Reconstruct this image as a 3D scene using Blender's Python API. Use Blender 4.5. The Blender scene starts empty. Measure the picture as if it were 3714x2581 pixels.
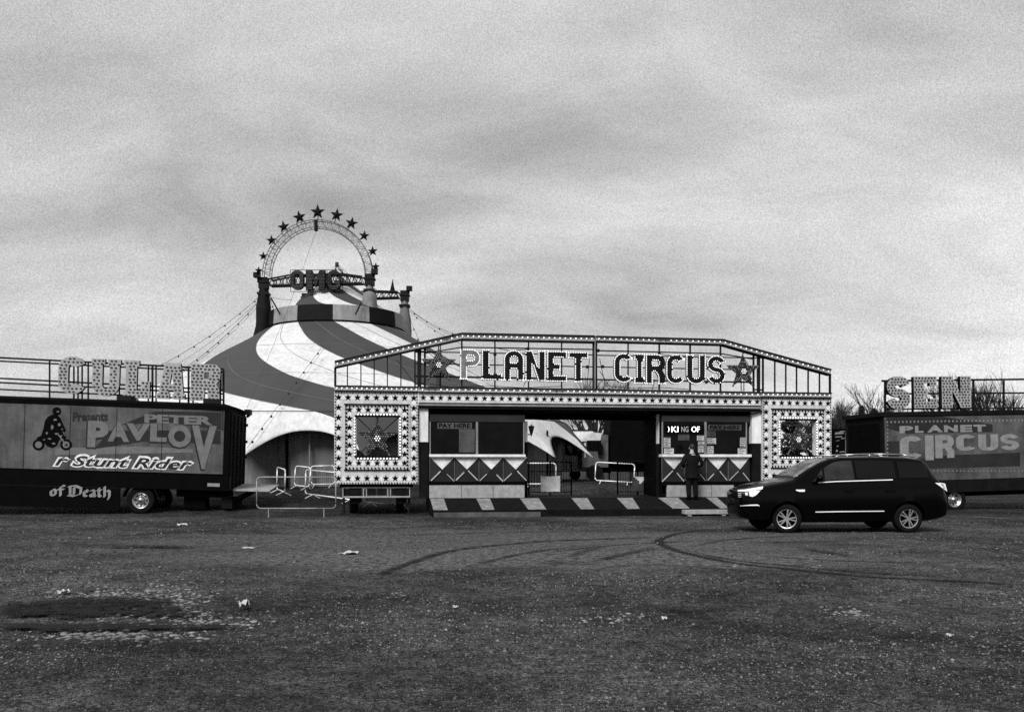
import bpy, bmesh, math, random
from mathutils import Vector, Matrix
from mathutils.geometry import tessellate_polygon
from mathutils.bvhtree import BVHTree
random.seed(7)
sc = bpy.context.scene
col = sc.collection
R = math.radians

# ---------------------------------------------------------------- camera
F, CX, HZ, EYE = 3221.0, 1857.0, 1695.0, 1.53
cam_d = bpy.data.cameras.new("camera")
cam_d.sensor_width = 36.0
cam_d.lens = 36.0 * F / 3714.0
cam_d.shift_y = (HZ - 1290.5) / 3714.0
cam_d.clip_end = 3000
cam = bpy.data.objects.new("camera", cam_d)
cam.location = (0, 0, EYE)
cam.rotation_euler = (R(90), 0, 0)
col.objects.link(cam)
sc.camera = cam

# ---------------------------------------------------------------- world, sun, exposure
SUN_EL, SUN_AZ = 42.0, 205.0      # azimuth clockwise from +Y: behind and to the left of the camera
w = bpy.data.worlds.new("World"); sc.world = w; w.use_nodes = True
nt = w.node_tree; N = nt.nodes; L = nt.links
for n in list(N): N.remove(n)
out = N.new("ShaderNodeOutputWorld"); bg = N.new("ShaderNodeBackground")
sky = N.new("ShaderNodeTexSky"); sky.sky_type = 'NISHITA'; sky.sun_disc = False
sky.sun_elevation = R(SUN_EL); sky.sun_rotation = R(SUN_AZ)
bw = N.new("ShaderNodeRGBToBW"); L.new(sky.outputs[0], bw.inputs[0])
tc = N.new("ShaderNodeTexCoord")
sep = N.new("ShaderNodeSeparateXYZ"); L.new(tc.outputs["Generated"], sep.inputs[0])
def wmath(op, a, b=None, clamp=False):
    m = N.new("ShaderNodeMath"); m.operation = op; m.use_clamp = clamp
    for k, v in enumerate((a, b)):
        if v is None: continue
        if isinstance(v, (int, float)): m.inputs[k].default_value = v
        else: L.new(v, m.inputs[k])
    return m.outputs[0]
zc = wmath('ADD', wmath('MAXIMUM', sep.outputs[2], 0.0), 0.30)
uu = wmath('DIVIDE', sep.outputs[0], zc); vv = wmath('DIVIDE', sep.outputs[1], zc)
com = N.new("ShaderNodeCombineXYZ"); L.new(uu, com.inputs[0]); L.new(vv, com.inputs[1])
def cloud(scale, rot, sx, sy, detail, rough, dist, off):
    mp = N.new("ShaderNodeMapping"); mp.inputs["Rotation"].default_value = (0, 0, R(rot))
    mp.inputs["Scale"].default_value = (sx, sy, 1); mp.inputs["Location"].default_value = off
    L.new(com.outputs[0], mp.inputs[0])
    nz = N.new("ShaderNodeTexNoise"); nz.inputs["Scale"].default_value = scale
    nz.inputs["Detail"].default_value = detail; nz.inputs["Roughness"].default_value = rough
    nz.inputs["Distortion"].default_value = dist
    L.new(mp.outputs[0], nz.inputs[0])
    return nz.outputs[0]
SKYO = (12.1, 4.4)
c1 = cloud(1.0, 32, 0.8, 1.05, 6, 0.48, 0.6, (SKYO[0], SKYO[1], 0))
c2 = cloud(3.6, -24, 0.7, 1.2, 8, 0.55, 0.7, (0.4, 5.2, 0))
cs = wmath('ADD', wmath('MULTIPLY', c1, 0.7), wmath('MULTIPLY', c2, 0.3))
mr = N.new("ShaderNodeMapRange"); mr.inputs["From Min"].default_value = 0.36; mr.inputs["From Max"].default_value = 0.64
mr.inputs["To Min"].default_value = 1.75; mr.inputs["To Max"].default_value = 4.2
L.new(cs, mr.inputs[0])
hzn = N.new("ShaderNodeMapRange"); hzn.inputs["From Min"].default_value = 0.0; hzn.inputs["From Max"].default_value = 0.24
hzn.inputs["To Min"].default_value = 1.25; hzn.inputs["To Max"].default_value = 1.0
L.new(sep.outputs[2], hzn.inputs[0])
gr = N.new("ShaderNodeTexNoise"); gr.inputs["Scale"].default_value = 750; gr.inputs["Detail"].default_value = 2; L.new(tc.outputs["Generated"], gr.inputs[0])
grr = N.new("ShaderNodeMapRange"); grr.inputs["From Min"].default_value = 0.3; grr.inputs["From Max"].default_value = 0.7; grr.inputs["To Min"].default_value = 0.78; grr.inputs["To Max"].default_value = 1.22
L.new(gr.outputs[0], grr.inputs[0])          # fine mottling of the cloud sheet
cl = wmath('MULTIPLY', wmath('MULTIPLY', mr.outputs[0], hzn.outputs[0]), grr.outputs[0])
mixv = wmath('ADD', wmath('MULTIPLY', cl, 0.9), wmath('MULTIPLY', wmath('MINIMUM', bw.outputs[0], 4.0), 0.1))
L.new(mixv, bg.inputs["Color"]); bg.inputs["Strength"].default_value = 0.1
L.new(bg.outputs[0], out.inputs[0])
sd = bpy.data.lights.new("sun", 'SUN'); sd.energy = 2.1; sd.angle = R(24); sd.color = (1, 1, 1)
sun = bpy.data.objects.new("sun", sd); col.objects.link(sun)
az, el = R(SUN_AZ), R(SUN_EL)
sdir = Vector((math.sin(az) * math.cos(el), math.cos(az) * math.cos(el), math.sin(el)))
sun.rotation_euler = sdir.to_track_quat('Z', 'Y').to_euler()
sc.view_settings.view_transform = 'Standard'; sc.view_settings.look = 'None'
sc.view_settings.exposure = 0.95; sc.view_settings.gamma = 1.0; sc.view_settings.use_curve_mapping = False
sc.cycles.use_denoising = False
sc.cycles.max_bounces = 6; sc.cycles.transparent_max_bounces = 12

# ---------------------------------------------------------------- materials (the place is black, white and grey)
def mat(name, v, rough=0.7, metal=0.0, spec=0.3, var=0.25, scale=3.0, bump=0.0, streak=0.0, emit=0.0, fine=0.0):
    m = bpy.data.materials.new(name); m.use_nodes = True
    t = m.node_tree; n = t.nodes; l = t.links
    b = n["Principled BSDF"]
    b.inputs["Roughness"].default_value = rough; b.inputs["Metallic"].default_value = metal
    b.inputs["Specular IOR Level"].default_value = spec
    b.inputs["Base Color"].default_value = (v, v, v, 1)
    if emit:
        b.inputs["Emission Color"].default_value = (1, 1, 1, 1); b.inputs["Emission Strength"].default_value = emit
    if var or fine or streak:
        co = n.new("ShaderNodeTexCoord")
        val = None
        def noise(sc_, det, mapscale=None, lo=1 - var, hi=1 + var):
            nz = n.new("ShaderNodeTexNoise"); nz.inputs["Scale"].default_value = sc_; nz.inputs["Detail"].default_value = det
            nz.inputs["Roughness"].default_value = 0.65
            src = co.outputs["Object"]
            if mapscale:
                mp = n.new("ShaderNodeMapping"); mp.inputs["Scale"].default_value = mapscale
                l.new(src, mp.inputs[0]); src = mp.outputs[0]
            l.new(src, nz.inputs[0])
            r = n.new("ShaderNodeMapRange"); r.inputs["From Min"].default_value = 0.3; r.inputs["From Max"].default_value = 0.7
            r.inputs["To Min"].default_value = lo; r.inputs["To Max"].default_value = hi
            l.new(nz.outputs[0], r.inputs[0]); return r.outputs[0]
        outs = []
        if var: outs.append(noise(scale, 5))
        if streak: outs.append(noise(2.5, 5, (2.2, 2.2, 0.25), 1 - streak, 1 + 0.3 * streak))
        if fine: outs.append(noise(55, 3, None, 1 - fine, 1 + fine))
        val = outs[0]
        for o in outs[1:]:
            mm = n.new("ShaderNodeMath"); mm.operation = 'MULTIPLY'; l.new(val, mm.inputs[0]); l.new(o, mm.inputs[1]); val = mm.outputs[0]
        mm = n.new("ShaderNodeMath"); mm.operation = 'MULTIPLY'; mm.inputs[1].default_value = v; l.new(val, mm.inputs[0])
        l.new(mm.outputs[0], b.inputs["Base Color"])
        if bump:
            nz = n.new("ShaderNodeTexNoise"); nz.inputs["Scale"].default_value = scale * 6; nz.inputs["Detail"].default_value = 4
            l.new(co.outputs["Object"], nz.inputs[0])
            bp = n.new("ShaderNodeBump"); bp.inputs["Strength"].default_value = bump; bp.inputs["Distance"].default_value = 0.05
            l.new(nz.outputs[0], bp.inputs["Height"]); l.new(bp.outputs[0], b.inputs["Normal"])
    return m
M = {}
M['white'] = mat('white_paint', 0.74, 0.5, var=0.10, scale=4, streak=0.25, fine=0.06)
M['panel'] = mat('panel_white', 0.56, 0.55, var=0.14, scale=3, streak=0.3, fine=0.1)
M['black'] = mat('black_paint', 0.0025, 0.7, var=0.3, spec=0.025)
M['dark'] = mat('dark_paint', 0.008, 0.7, var=0.35, spec=0.05, streak=0.3)
M['iron'] = mat('dark_steel', 0.009, 0.6, var=0.3, spec=0.1)
M['grey'] = mat('grey_paint', 0.22, 0.6, var=0.2, streak=0.3)
M['concrete'] = mat('pale_board', 0.30, 0.8, var=0.25, scale=5, fine=0.25, streak=0.2)
M['bulb'] = mat('bulb_white', 0.85, 0.3, var=0, emit=0.55)
M['cap'] = mat('bulb_dark', 0.03, 0.3, var=0.0, spec=0.6)
M['galv'] = mat('galvanised_tube', 0.78, 0.4, metal=0.15, var=0.15)
M['galvd'] = mat('weathered_tube', 0.26, 0.6, var=0.4, scale=2)
M['tentw'] = mat('tent_white_pvc', 0.62, 0.55, var=0.12, scale=0.6, streak=0.28, bump=0.35, fine=.05)
M['tentd'] = mat('tent_dark_pvc', 0.050, 0.65, spec=0.15, var=0.12, scale=0.6, fine=0.1, bump=0.05)
M['bandl'] = mat('tent_band_pale', 0.25, 0.6, var=0.22, scale=1.5, streak=0.3)
M['bandd'] = mat('tent_band_dark', 0.008, 0.7, var=0.2, spec=0.08)
M['wall'] = mat('tent_wall_canvas', 0.17, 0.8, var=0.3, scale=0.7, fine=0.2, streak=0.3)
M['sleeve'] = mat('mast_sleeve', 0.16, 0.8, var=0.3, scale=1.5, streak=0.3)
M['rope'] = mat('rope', 0.05, 0.9, var=0)
M['rubber'] = mat('tyre_rubber', 0.006, 0.9, var=0.3, spec=0.08)
M['chrome'] = mat('chrome', 0.85, 0.18, metal=1.0, var=0)
M['alloy'] = mat('alloy', 0.42, 0.35, metal=0.9, var=0.1)
M['carp'] = mat('car_black', 0.0015, 0.14, var=0.0, spec=0.10)
M['cglass'] = mat('car_glass', 0.004, 0.05, var=0.0, spec=0.17)
M['fglass'] = mat('car_front_glass_sheen', 0.022, 0.05, var=0.5, scale=3, spec=0.2)  # paler base tone stands for the reflection in the front panes
M['wind'] = mat('windscreen_glass', 0.34, 0.12, metal=0.9, var=0.55, scale=6)
M['lamp'] = mat('lamp_lens', 0.8, 0.15, var=0.0, spec=0.8)
M['glass'] = mat('booth_glass', 0.004, 0.15, var=0.5, spec=0.08)
M['pgrey'] = mat('lorry_paint_grey', 0.070, 0.6, var=0.7, scale=0.9, streak=.35, fine=0.3)
M['pdark'] = mat('lorry_paint_dark', 0.022, 0.7, spec=0.1, var=0.3, scale=1.2, fine=0.2)
M['plet'] = mat('lorry_paint_pale', 0.20, 0.6, var=0.25, scale=4, fine=0.3)
M['plow'] = mat('lorry_paint_mid', 0.12, 0.6, var=0.25, scale=4, fine=0.3)
M['signf'] = mat('sign_letter_pale', 0.30, 0.6, var=0.2, scale=5, fine=0.2)
M['dot'] = mat('sign_bulb_socket', 0.025, 0.5, var=0)
M['led'] = mat('led_lit', 0.8, 0.5, var=0, emit=1.2)
M['leddim'] = mat('led_dim', 0.25, 0.5, var=0, emit=0.08)
M['paper'] = mat('paper', 0.42, 0.8, var=0.25, scale=12)
M['note'] = mat('notice_paper', 0.34, 0.8, var=0.55, scale=14)
M['bark'] = mat('bark', 0.022, 0.9, var=0.4, spec=0.1)
M['twig'] = mat('twig', 0.028, 0.9, var=0.3, spec=0.1)
M['leaf'] = mat('evergreen_leaf', 0.018, 0.8, var=0.5, spec=0.1)
M['cloth'] = mat('dark_cloth', 0.005, 0.9, var=0.3, spec=0.1)
M['clothw'] = mat('white_cloth', 0.85, .8, var=.25, scale=5)
M['stripe'] = mat('worn_stripe', 0.22, .85, var=.4, scale=6, fine=.35, streak=.3)
M['skin'] = mat('skin', 0.33, 0.6, var=0.1)
M['hair'] = mat('hair', 0.02, 0.7, var=0.2)
M['stone'] = mat('stone', 0.06, 0.9, var=0.8, scale=9, spec=0.1)
M['pale'] = mat('pale_rubble', 0.19, 0.9, var=0.5, scale=3, spec=0.1)

# ---------------------------------------------------------------- helpers
def P(px, py, D):
    return Vector(((px - CX) / F * D, D, EYE - (py - HZ) / F * D))
def G(px, py, z=0.0):
    D = (EYE - z) * F / (py - HZ)
    return Vector(((px - CX) / F * D, D, z))
class Frame:
    def __init__(s, m): s.M = m; s.I = m.inverted(); s.O = s.I @ Vector((0, 0, EYE)); s.B = s.I.to_3x3()
    def at(s, px, py, off=0.0):
        d = s.B @ Vector(((px - CX) / F, 1, (HZ - py) / F))
        t = (off - s.O.y) / d.y
        p = s.O + d * t
        return p.x, p.z
    def rect(s, x0, y0, x1, y1, off=0.0):
        ym, xm = (y0 + y1) / 2, (x0 + x1) / 2
        return s.at(x0, ym, off)[0], s.at(xm, y1, off)[1], s.at(x1, ym, off)[0], s.at(xm, y0, off)[1]
def thing(name, label, cat, m=None, group=None):
    o = bpy.data.objects.new(name, None); col.objects.link(o)
    o.empty_display_size = 0.2
    if m is not None: o.matrix_world = m
    o['label'] = label; o['category'] = cat
    if group: o['group'] = group
    return o
def tag(o, label=None, cat=None, group=None, kind=None):
    for k, v in (('label', label), ('category', cat), ('group', group), ('kind', kind)):
        if v: o[k] = v
    return o
class MB:
    def __init__(s): s.v = []; s.f = []; s.m = []
    def add(s, vs, fs, mi=0):
        b = len(s.v); s.v += [tuple(v) for v in vs]
        for f in fs: s.f.append([b + i for i in f]); s.m.append(mi)
    def box(s, x0, y0, z0, x1, y1, z1, mi=0):
        if x0 > x1: x0, x1 = x1, x0
        if y0 > y1: y0, y1 = y1, y0
        if z0 > z1: z0, z1 = z1, z0
        vs = [(x0, y0, z0), (x1, y0, z0), (x1, y1, z0), (x0, y1, z0), (x0, y0, z1), (x1, y0, z1), (x1, y1, z1), (x0, y1, z1)]
        s.add(vs, [(3, 2, 1, 0), (4, 5, 6, 7), (0, 1, 5, 4), (1, 2, 6, 5), (2, 3, 7, 6), (3, 0, 4, 7)], mi)
    def tube(s, p, q, r, n=6, mi=0, r2=None, cap=True):
        p, q = Vector(p), Vector(q); d = q - p
        if d.length < 1e-6: return
        d.normalize(); a = d.orthogonal().normalized(); b = d.cross(a); r2 = r if r2 is None else r2
        vs = []
        for c, rr in ((p, r), (q, r2)):
            for k in range(n):
                t = 2 * math.pi * k / n + math.pi / n
                vs.append(c + (a * math.cos(t) + b * math.sin(t)) * rr)
        fs = [(k, (k + 1) % n, n + (k + 1) % n, n + k) for k in range(n)]
        if cap: fs += [tuple(range(n - 1, -1, -1)), tuple(range(n, 2 * n))]
        s.add(vs, fs, mi)
    def path(s, pts, r, n=6, mi=0):
        for a, b in zip(pts, pts[1:]): s.tube(a, b, r, n, mi)
    def bar(s, p, q, wd, dp, up=(0, 1, 0), mi=0):       # square bar; dp along 'up' axis
        p, q = Vector(p), Vector(q); d = (q - p).normalized(); u = Vector(up); u = (u - d * u.dot(d)).normalized(); x = d.cross(u)
        vs = []
        for c in (p, q):
            for i, j in ((-1, -1), (1, -1), (1, 1), (-1, 1)): vs.append(c + x * (i * wd / 2) + u * (j * dp / 2))
        s.add(vs, [(0, 1, 2, 3), (7, 6, 5, 4), (0, 4, 5, 1), (1, 5, 6, 2), (2, 6, 7, 3), (3, 7, 4, 0)], mi)
    def sphere(s, c, r, nu=6, nv=4, mi=0, sq=(1, 1, 1)):
        c = Vector(c); vs = [c + Vector((0, 0, r * sq[2]))]
        for i in range(1, nv):
            t = math.pi * i / nv
            for k in range(nu):
                p = 2 * math.pi * k / nu
                vs.append(c + Vector((r * math.sin(t) * math.cos(p) * sq[0], r * math.sin(t) * math.sin(p) * sq[1], r * math.cos(t) * sq[2])))
        vs.append(c - Vector((0, 0, r * sq[2]))); e = len(vs) - 1
        fs = [(0, 1 + k, 1 + (k + 1) % nu) for k in range(nu)]
        for i in range(nv - 2):
            for k in range(nu):
                a = 1 + i * nu + k; b = 1 + i * nu + (k + 1) % nu
                fs.append((a, a + nu, b + nu, b))
        fs += [(e, 1 + (nv - 2) * nu + (k + 1) % nu, 1 + (nv - 2) * nu + k) for k in range(nu)]
        s.add(vs, fs, mi)
    def prism(s, contours, y0, y1, mi=0, mside=None, fn=None):
        """contours in (x, z); extruded from y0 (front) to y1."""
        if y0 > y1: y0, y1 = y1, y0
        fn = fn or (lambda x, y, z: (x, y, z))
        tris = tessellate_polygon([[Vector((a, b, 0)) for a, b in c] for c in contours])
        flat = [p for c in contours for p in c]; n = len(flat)
        vs = [fn(x, y0, z) for x, z in flat] + [fn(x, y1, z) for x, z in flat]
        fr = []
        for t in tris:
            a, b, c = (flat[i] for i in t)
            ccw = (b[0] - a[0]) * (c[1] - a[1]) - (b[1] - a[1]) * (c[0] - a[0]) > 0
            t = tuple(t) if ccw else (t[2], t[1], t[0])
            fr.append(t)
        base = len(s.v)
        s.add(vs, fr + [(t[2] + n, t[1] + n, t[0] + n) for t in fr], mi)
        k = 0; sides = []
        for ci, c in enumerate(contours):
            ar = sum(c[i][0] * c[(i + 1) % len(c)][1] - c[(i + 1) % len(c)][0] * c[i][1] for i in range(len(c)))
            cw = (ar < 0) if ci == 0 else (ar > 0)
            for i in range(len(c)):
                a, b = k + i, k + (i + 1) % len(c)
                sides.append((base + a, base + a + n, base + b + n, base + b) if not cw else (base + b, base + b + n, base + a + n, base + a))
            k += len(c)
        for f in sides: s.f.append(list(f)); s.m.append(mi if mside is None else mside)
    def build(s, name, mats, parent=None, smooth=False, label=None):
        me = bpy.data.meshes.new(name); me.from_pydata(s.v, [], s.f)
        if not isinstance(mats, (list, tuple)): mats = [mats]
        for m in mats: me.materials.append(m)
        if len(mats) > 1: me.polygons.foreach_set("material_index", s.m)
        if smooth: me.polygons.foreach_set("use_smooth", [True] * len(me.polygons))
        me.update()
        o = bpy.data.objects.new(name, me); col.objects.link(o)
        if parent: o.parent = parent
        if label: o['label'] = label
        return o
def star(cx, cz, r, rot=0.0, inner=0.42):
    return [(cx + (r if k % 2 == 0 else r * inner) * math.sin(rot + math.pi * k / 5), cz + (r if k % 2 == 0 else r * inner) * math.cos(rot + math.pi * k / 5)) for k in range(9, -1, -1)]
def disc(cx, cz, r, n=10): return [(cx + r * math.cos(2 * math.pi * k / n), cz + r * math.sin(2 * math.pi * k / n)) for k in range(n)]
def rct(x0, z0, x1, z1): return [(x0, z0), (x1, z0), (x1, z1), (x0, z1)]
def lerp(a, b, t): return a + (b - a) * t
def interp(tab, x):
    if x <= tab[0][0]: return tab[0][1]
    for (a, va), (b, vb) in zip(tab, tab[1:]):
        if x <= b: return va + (vb - va) * (x - a) / (b - a)
    return tab[-1][1]
def sstep(a, b, x):
    t = min(1, max(0, (x - a) / (b - a))); return t * t * (3 - 2 * t)

# ---------------------------------------------------------------- letter shapes in a unit square
def arc(cx, cy, rx, ry, a0, a1, n=9):
    return [(cx + rx * math.cos(R(a0 + (a1 - a0) * k / n)), cy + ry * math.sin(R(a0 + (a1 - a0) * k / n))) for k in range(n + 1)]
def stroke(path, a, b):
    L_, R_ = [], []
    for i, p in enumerate(path):
        q0 = path[max(0, i - 1)]; q1 = path[min(len(path) - 1, i + 1)]
        dx, dy = (q1[0] - q0[0]) / a, (q1[1] - q0[1]) / b
        l = math.hypot(dx, dy) or 1; nx, ny = -dy / l * a / 2, dx / l * b / 2
        L_.append((p[0] + nx, p[1] + ny)); R_.append((p[0] - nx, p[1] - ny))
    return L_ + R_[::-1]
def glyph(ch, a=0.28, b=0.17, slab=False):
    ry = 0.3
    if ch == 'C' or ch == 'G':
        g = 24
        c = arc(.5, 1 - ry, .5, ry, g, 180) + arc(.5, ry, .5, ry, 180, 360 - g)
        if ch == 'G':
            c = arc(.5, 1 - ry, .5, ry, g, 180) + arc(.5, ry, .5, ry, 180, 350) + [(1, .48), (.52, .48), (.52, .48 - b * .8), (1 - a, .48 - b * .8)] + arc(.5, ry, .5 - a, ry - b, 350, 180) + arc(.5, 1 - ry, .5 - a, ry - b, 180, g)
            return [c]
        return [c + arc(.5, ry, .5 - a, ry - b, 360 - g, 180) + arc(.5, 1 - ry, .5 - a, ry - b, 180, g)]
    if ch == 'U':
        if slab:
            return [[(0, 1), (0, .86), (.04, .86)] + arc(.5, ry, .46, ry, 180, 360) + [(.96, .86), (1, .86), (1, 1), (.56, 1), (.56, .86), (.62, .86)] + arc(.5, ry, .12, ry - .2, 360, 180) + [(.38, .86), (.46, .86), (.46, 1)]]
        return [[(0, 1)] + arc(.5, ry, .5, ry, 180, 360) + [(1, 1), (1 - a, 1)] + arc(.5, ry, .5 - a, ry - b, 360, 180) + [(a, 1)]]
    if ch == 'O':
        return [arc(.5, 1 - ry, .5, ry, 0, 180) + arc(.5, ry, .5, ry, 180, 360), arc(.5, 1 - ry, .5 - a, ry - b, 0, 180) + arc(.5, ry, .5 - a, ry - b, 180, 360)]
    if ch == 'S':
        h = (1 - b) / 4
        path = arc(.5, .5 + h, .5 - a / 2, h, 10, 270, 14) + arc(.5, .5 - h, .5 - a / 2, h, 90, -170, 14)[1:]
        return [stroke(path, a, b)]
    if ch == 'P':
        h = .58
        return [[(0, 0), (a, 0), (a, 1 - h)] + arc(.6, 1 - h / 2, .4, h / 2, -90, 90) + [(0, 1)], [(a, 1 - h + b)] + arc(.6, 1 - h / 2, .4 - a * .9, h / 2 - b, -90, 90) + [(a, 1 - b)]]
    if ch == 'R':
        if slab:
            return [[(0, 0), (.48, 0), (.48, .34), (.58, .30), (.6, 0), (1, 0), (.98, .32), (.87, .46), (1, .6), (1, .88), (.86, 1), (0, 1)], [(.46, .6), (.6, .6), (.62, .66), (.62, .78), (.46, .78)]]
        h = .58
        return [[(0, 0), (a, 0), (a, 1 - h), (.5, 1 - h), (1 - a, .26), (1 - a, 0), (1, 0), (1, .3), (.86, 1 - h + .03)] + arc(.62, 1 - h / 2, .38, h / 2, -50, 90) + [(0, 1)], [(a, 1 - h + b)] + arc(.6, 1 - h / 2, .4 - a * .9, h / 2 - b, -90, 90) + [(a, 1 - b)]]
    if ch == 'L':
        if slab:
            return [[(0, 0), (1, 0), (1, .45), (.66, .45), (.66, .2), (.5, .2), (.5, .85), (.58, .85), (.58, 1), (0, 1), (0, .85), (.08, .85), (.08, .16), (0, .16)]]
        return [[(0, 0), (1, 0), (1, b), (a * 1.1, b), (a * 1.1, 1), (0, 1)]]
    if ch == 'A':
        if slab:
            return [[(0, 0), (.46, 0), (.46, .15), (.42, .15), (.43, .24), (.6, .24), (.61, .15), (.57, .15), (.57, 0), (1, 0), (1, .15), (.94, .15), (.82, 1), (.28, 1), (.08, .15), (0, .15)], [(.46, .42), (.575, .42), (.52, .75)]]
        return [[(0, 0), (a, 0), (a, .38), (1 - a, .38), (1 - a, 0), (1, 0)] + arc(.5, 1 - ry, .5, ry, 0, 180), [(a, .38 + b), (1 - a, .38 + b)] + arc(.5, 1 - ry, .5 - a, ry - b, 0, 180)]
    if ch == 'N':
        return [[(0, 0), (a, 0), (a, .56), (1 - a, 0), (1, 0), (1, 1), (1 - a, 1), (1 - a, .44), (a, 1), (0, 1)]]
    if ch == 'M':
        return [[(0, 0), (.34, 0), (.34, .5), (.5, .12), (.66, .5), (.66, 0), (1, 0), (1, 1), (.7, 1), (.5, .55), (.3, 1), (0, 1)]]
    if ch == 'E':
        if slab:
            return [[(0, 0), (1, 0), (1, .30), (.70, .30), (.70, .2), (.45, .2), (.45, .42), (.62, .42), (.62, .60), (.45, .60), (.45, .8), (.70, .8), (.70, .70), (1, .70), (1, 1), (0, 1)]]
        return [[(0, 0), (1, 0), (1, b), (a, b), (a, .38), (.68, .38), (.68, .38 + b), (a, .38 + b), (a, 1 - b), (1, 1 - b), (1, 1), (0, 1)]]
    if ch == 'T':
        return [[(.5 - a / 2, 0), (.5 + a / 2, 0), (.5 + a / 2, 1 - b), (1, 1 - b), (1, 1), (0, 1), (0, 1 - b), (.5 - a / 2, 1 - b)]]
    if ch == 'I':
        s = .22
        return [[(0, 0), (1, 0), (1, b), (1 - s, b), (1 - s, 1 - b), (1, 1 - b), (1, 1), (0, 1), (0, 1 - b), (s, 1 - b), (s, b), (0, b)]]
def fit(contours, r):
    return [[(lerp(r[0], r[2], x), lerp(r[1], r[3], z)) for x, z in c] for c in contours]
def inside(pt, contours):
    c = False
    for k in contours:
        for i in range(len(k)):
            (x0, y0), (x1, y1) = k[i], k[(i + 1) % len(k)]
            if (y0 > pt[1]) != (y1 > pt[1]) and pt[0] < (x1 - x0) * (pt[1] - y0) / (y1 - y0) + x0: c = not c
    return c
def edge_points(contours, step, inset):
    res = []
    for c in contours:
        n = len(c)
        acc = 0.0
        for i in range(n):
            (x0, y0), (x1, y1) = c[i], c[(i + 1) % n]
            l = math.hypot(x1 - x0, y1 - y0)
            if l < 1e-6: continue
            nx, ny = -(y1 - y0) / l, (x1 - x0) / l
            if not inside(((x0 + x1) / 2 + nx * .006, (y0 + y1) / 2 + ny * .006), contours): nx, ny = -nx, -ny
            while acc < l:
                t = acc / l; res.append((lerp(x0, x1, t) + nx * inset, lerp(y0, y1, t) + ny * inset)); acc += step
            acc -= l
    return res
def text_mesh(body, bold=0.0, shear=0.0, spacing=1.0):
    cu = bpy.data.curves.new("text", 'FONT'); cu.body = body; cu.offset = bold; cu.shear = shear; cu.space_character = spacing
    cu.resolution_u = 3
    ob = bpy.data.objects.new("text", cu); col.objects.link(ob)
    bpy.context.view_layer.update()
    me = bpy.data.meshes.new_from_object(ob.evaluated_get(bpy.context.evaluated_depsgraph_get()))
    vs = [v.co.copy() for v in me.vertices]; fs = [list(p.vertices) for p in me.polygons]
    bpy.data.objects.remove(ob); bpy.data.curves.remove(cu); bpy.data.meshes.remove(me)
    return vs, fs
def put_text(mb, body, r, y, mi=0, bold=0.0, shear=0.0, slope=0.0, spacing=1.0):
    """flat lettering (a painted sheet a few mm thick) fitted to the rect r on the plane y"""
    vs, fs = text_mesh(body, bold, shear, spacing)
    x0, x1 = min(v.x for v in vs), max(v.x for v in vs); z0, z1 = min(v.y for v in vs), max(v.y for v in vs)
    pts = []
    for v in vs:
        tx, tz = (v.x - x0) / (x1 - x0), (v.y - z0) / (z1 - z0)
        pts.append((lerp(r[0], r[2], tx), y, lerp(r[1], r[3], tz) + slope * tx))
    mb.add(pts, fs, mi)

# ================================================================ GROUND
HT = [(29.5, 0), (33, .33), (34.5, .37), (36, .46), (37.2, .74), (39, .8)]
def height(x, y):
    return interp(HT, y) * (1 - sstep(4.5, 9.0, x)) * sstep(-60, -40, x)
def axis(lo, hi, mid0, mid1, step, grow=1.35):
    a = [mid0 + step * k for k in range(int((mid1 - mid0) / step) + 1)]
    d = step; x = a[-1]
    while x < hi: d *= grow; x += d; a.append(min(x, hi))
    d = step; x = a[0]
    while x > lo: d *= grow; x -= d; a.insert(0, max(x, lo))
    return a
gx = axis(-700, 700, -30, 24, 0.6); gy = axis(-500, 900, 3, 52, 0.6)
mb = MB()
mb.add([(x, y, height(x, y)) for y in gy for x in gx], [(j * len(gx) + i, j * len(gx) + i + 1, (j + 1) * len(gx) + i + 1, (j + 1) * len(gx) + i) for j in range(len(gy) - 1) for i in range(len(gx) - 1)])
gm = bpy.data.materials.new("dirt_ground"); gm.use_nodes = True
t = gm.node_tree; n = t.nodes; l = t.links; b = n["Principled BSDF"]; b.inputs["Roughness"].default_value = 0.95; b.inputs["Specular IOR Level"].default_value = 0.08
co = n.new("ShaderNodeTexCoord")
def gnoise(scale, det, lo, hi, f0=.35, f1=.65, ms=None, rough=.65):
    nz = n.new("ShaderNodeTexNoise"); nz.inputs["Scale"].default_value = scale; nz.inputs["Detail"].default_value = det; nz.inputs["Roughness"].default_value = rough
    src = co.outputs["Object"]
    if ms:
        mp = n.new("ShaderNodeMapping"); mp.inputs["Scale"].default_value = ms; mp.inputs["Rotation"].default_value = (0, 0, R(8)); l.new(src, mp.inputs[0]); src = mp.outputs[0]
    l.new(src, nz.inputs[0]); r = n.new("ShaderNodeMapRange"); l.new(nz.outputs[0], r.inputs[0])
    r.inputs["From Min"].default_value = f0; r.inputs["From Max"].default_value = f1; r.inputs["To Min"].default_value = lo; r.inputs["To Max"].default_value = hi
    return r.outputs[0]
def gm2(op, a, c):
    m = n.new("ShaderNodeMath"); m.operation = op
    for k, v in enumerate((a, c)):
        if isinstance(v, (int, float)): m.inputs[k].default_value = v
        else: l.new(v, m.inputs[k])
    return m.outputs[0]
base = gnoise(0.22, 7, 0.024, 0.078, .38, .62)
sy = n.new("ShaderNodeSeparateXYZ"); l.new(co.outputs["Object"], sy.inputs[0])
vg = n.new("ShaderNodeMapRange"); vg.interpolation_type = 'SMOOTHSTEP'; l.new(gm2('ADD', sy.outputs[1], gnoise(1.1, 5, -1.2, 1.2)), vg.inputs[0])
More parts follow.
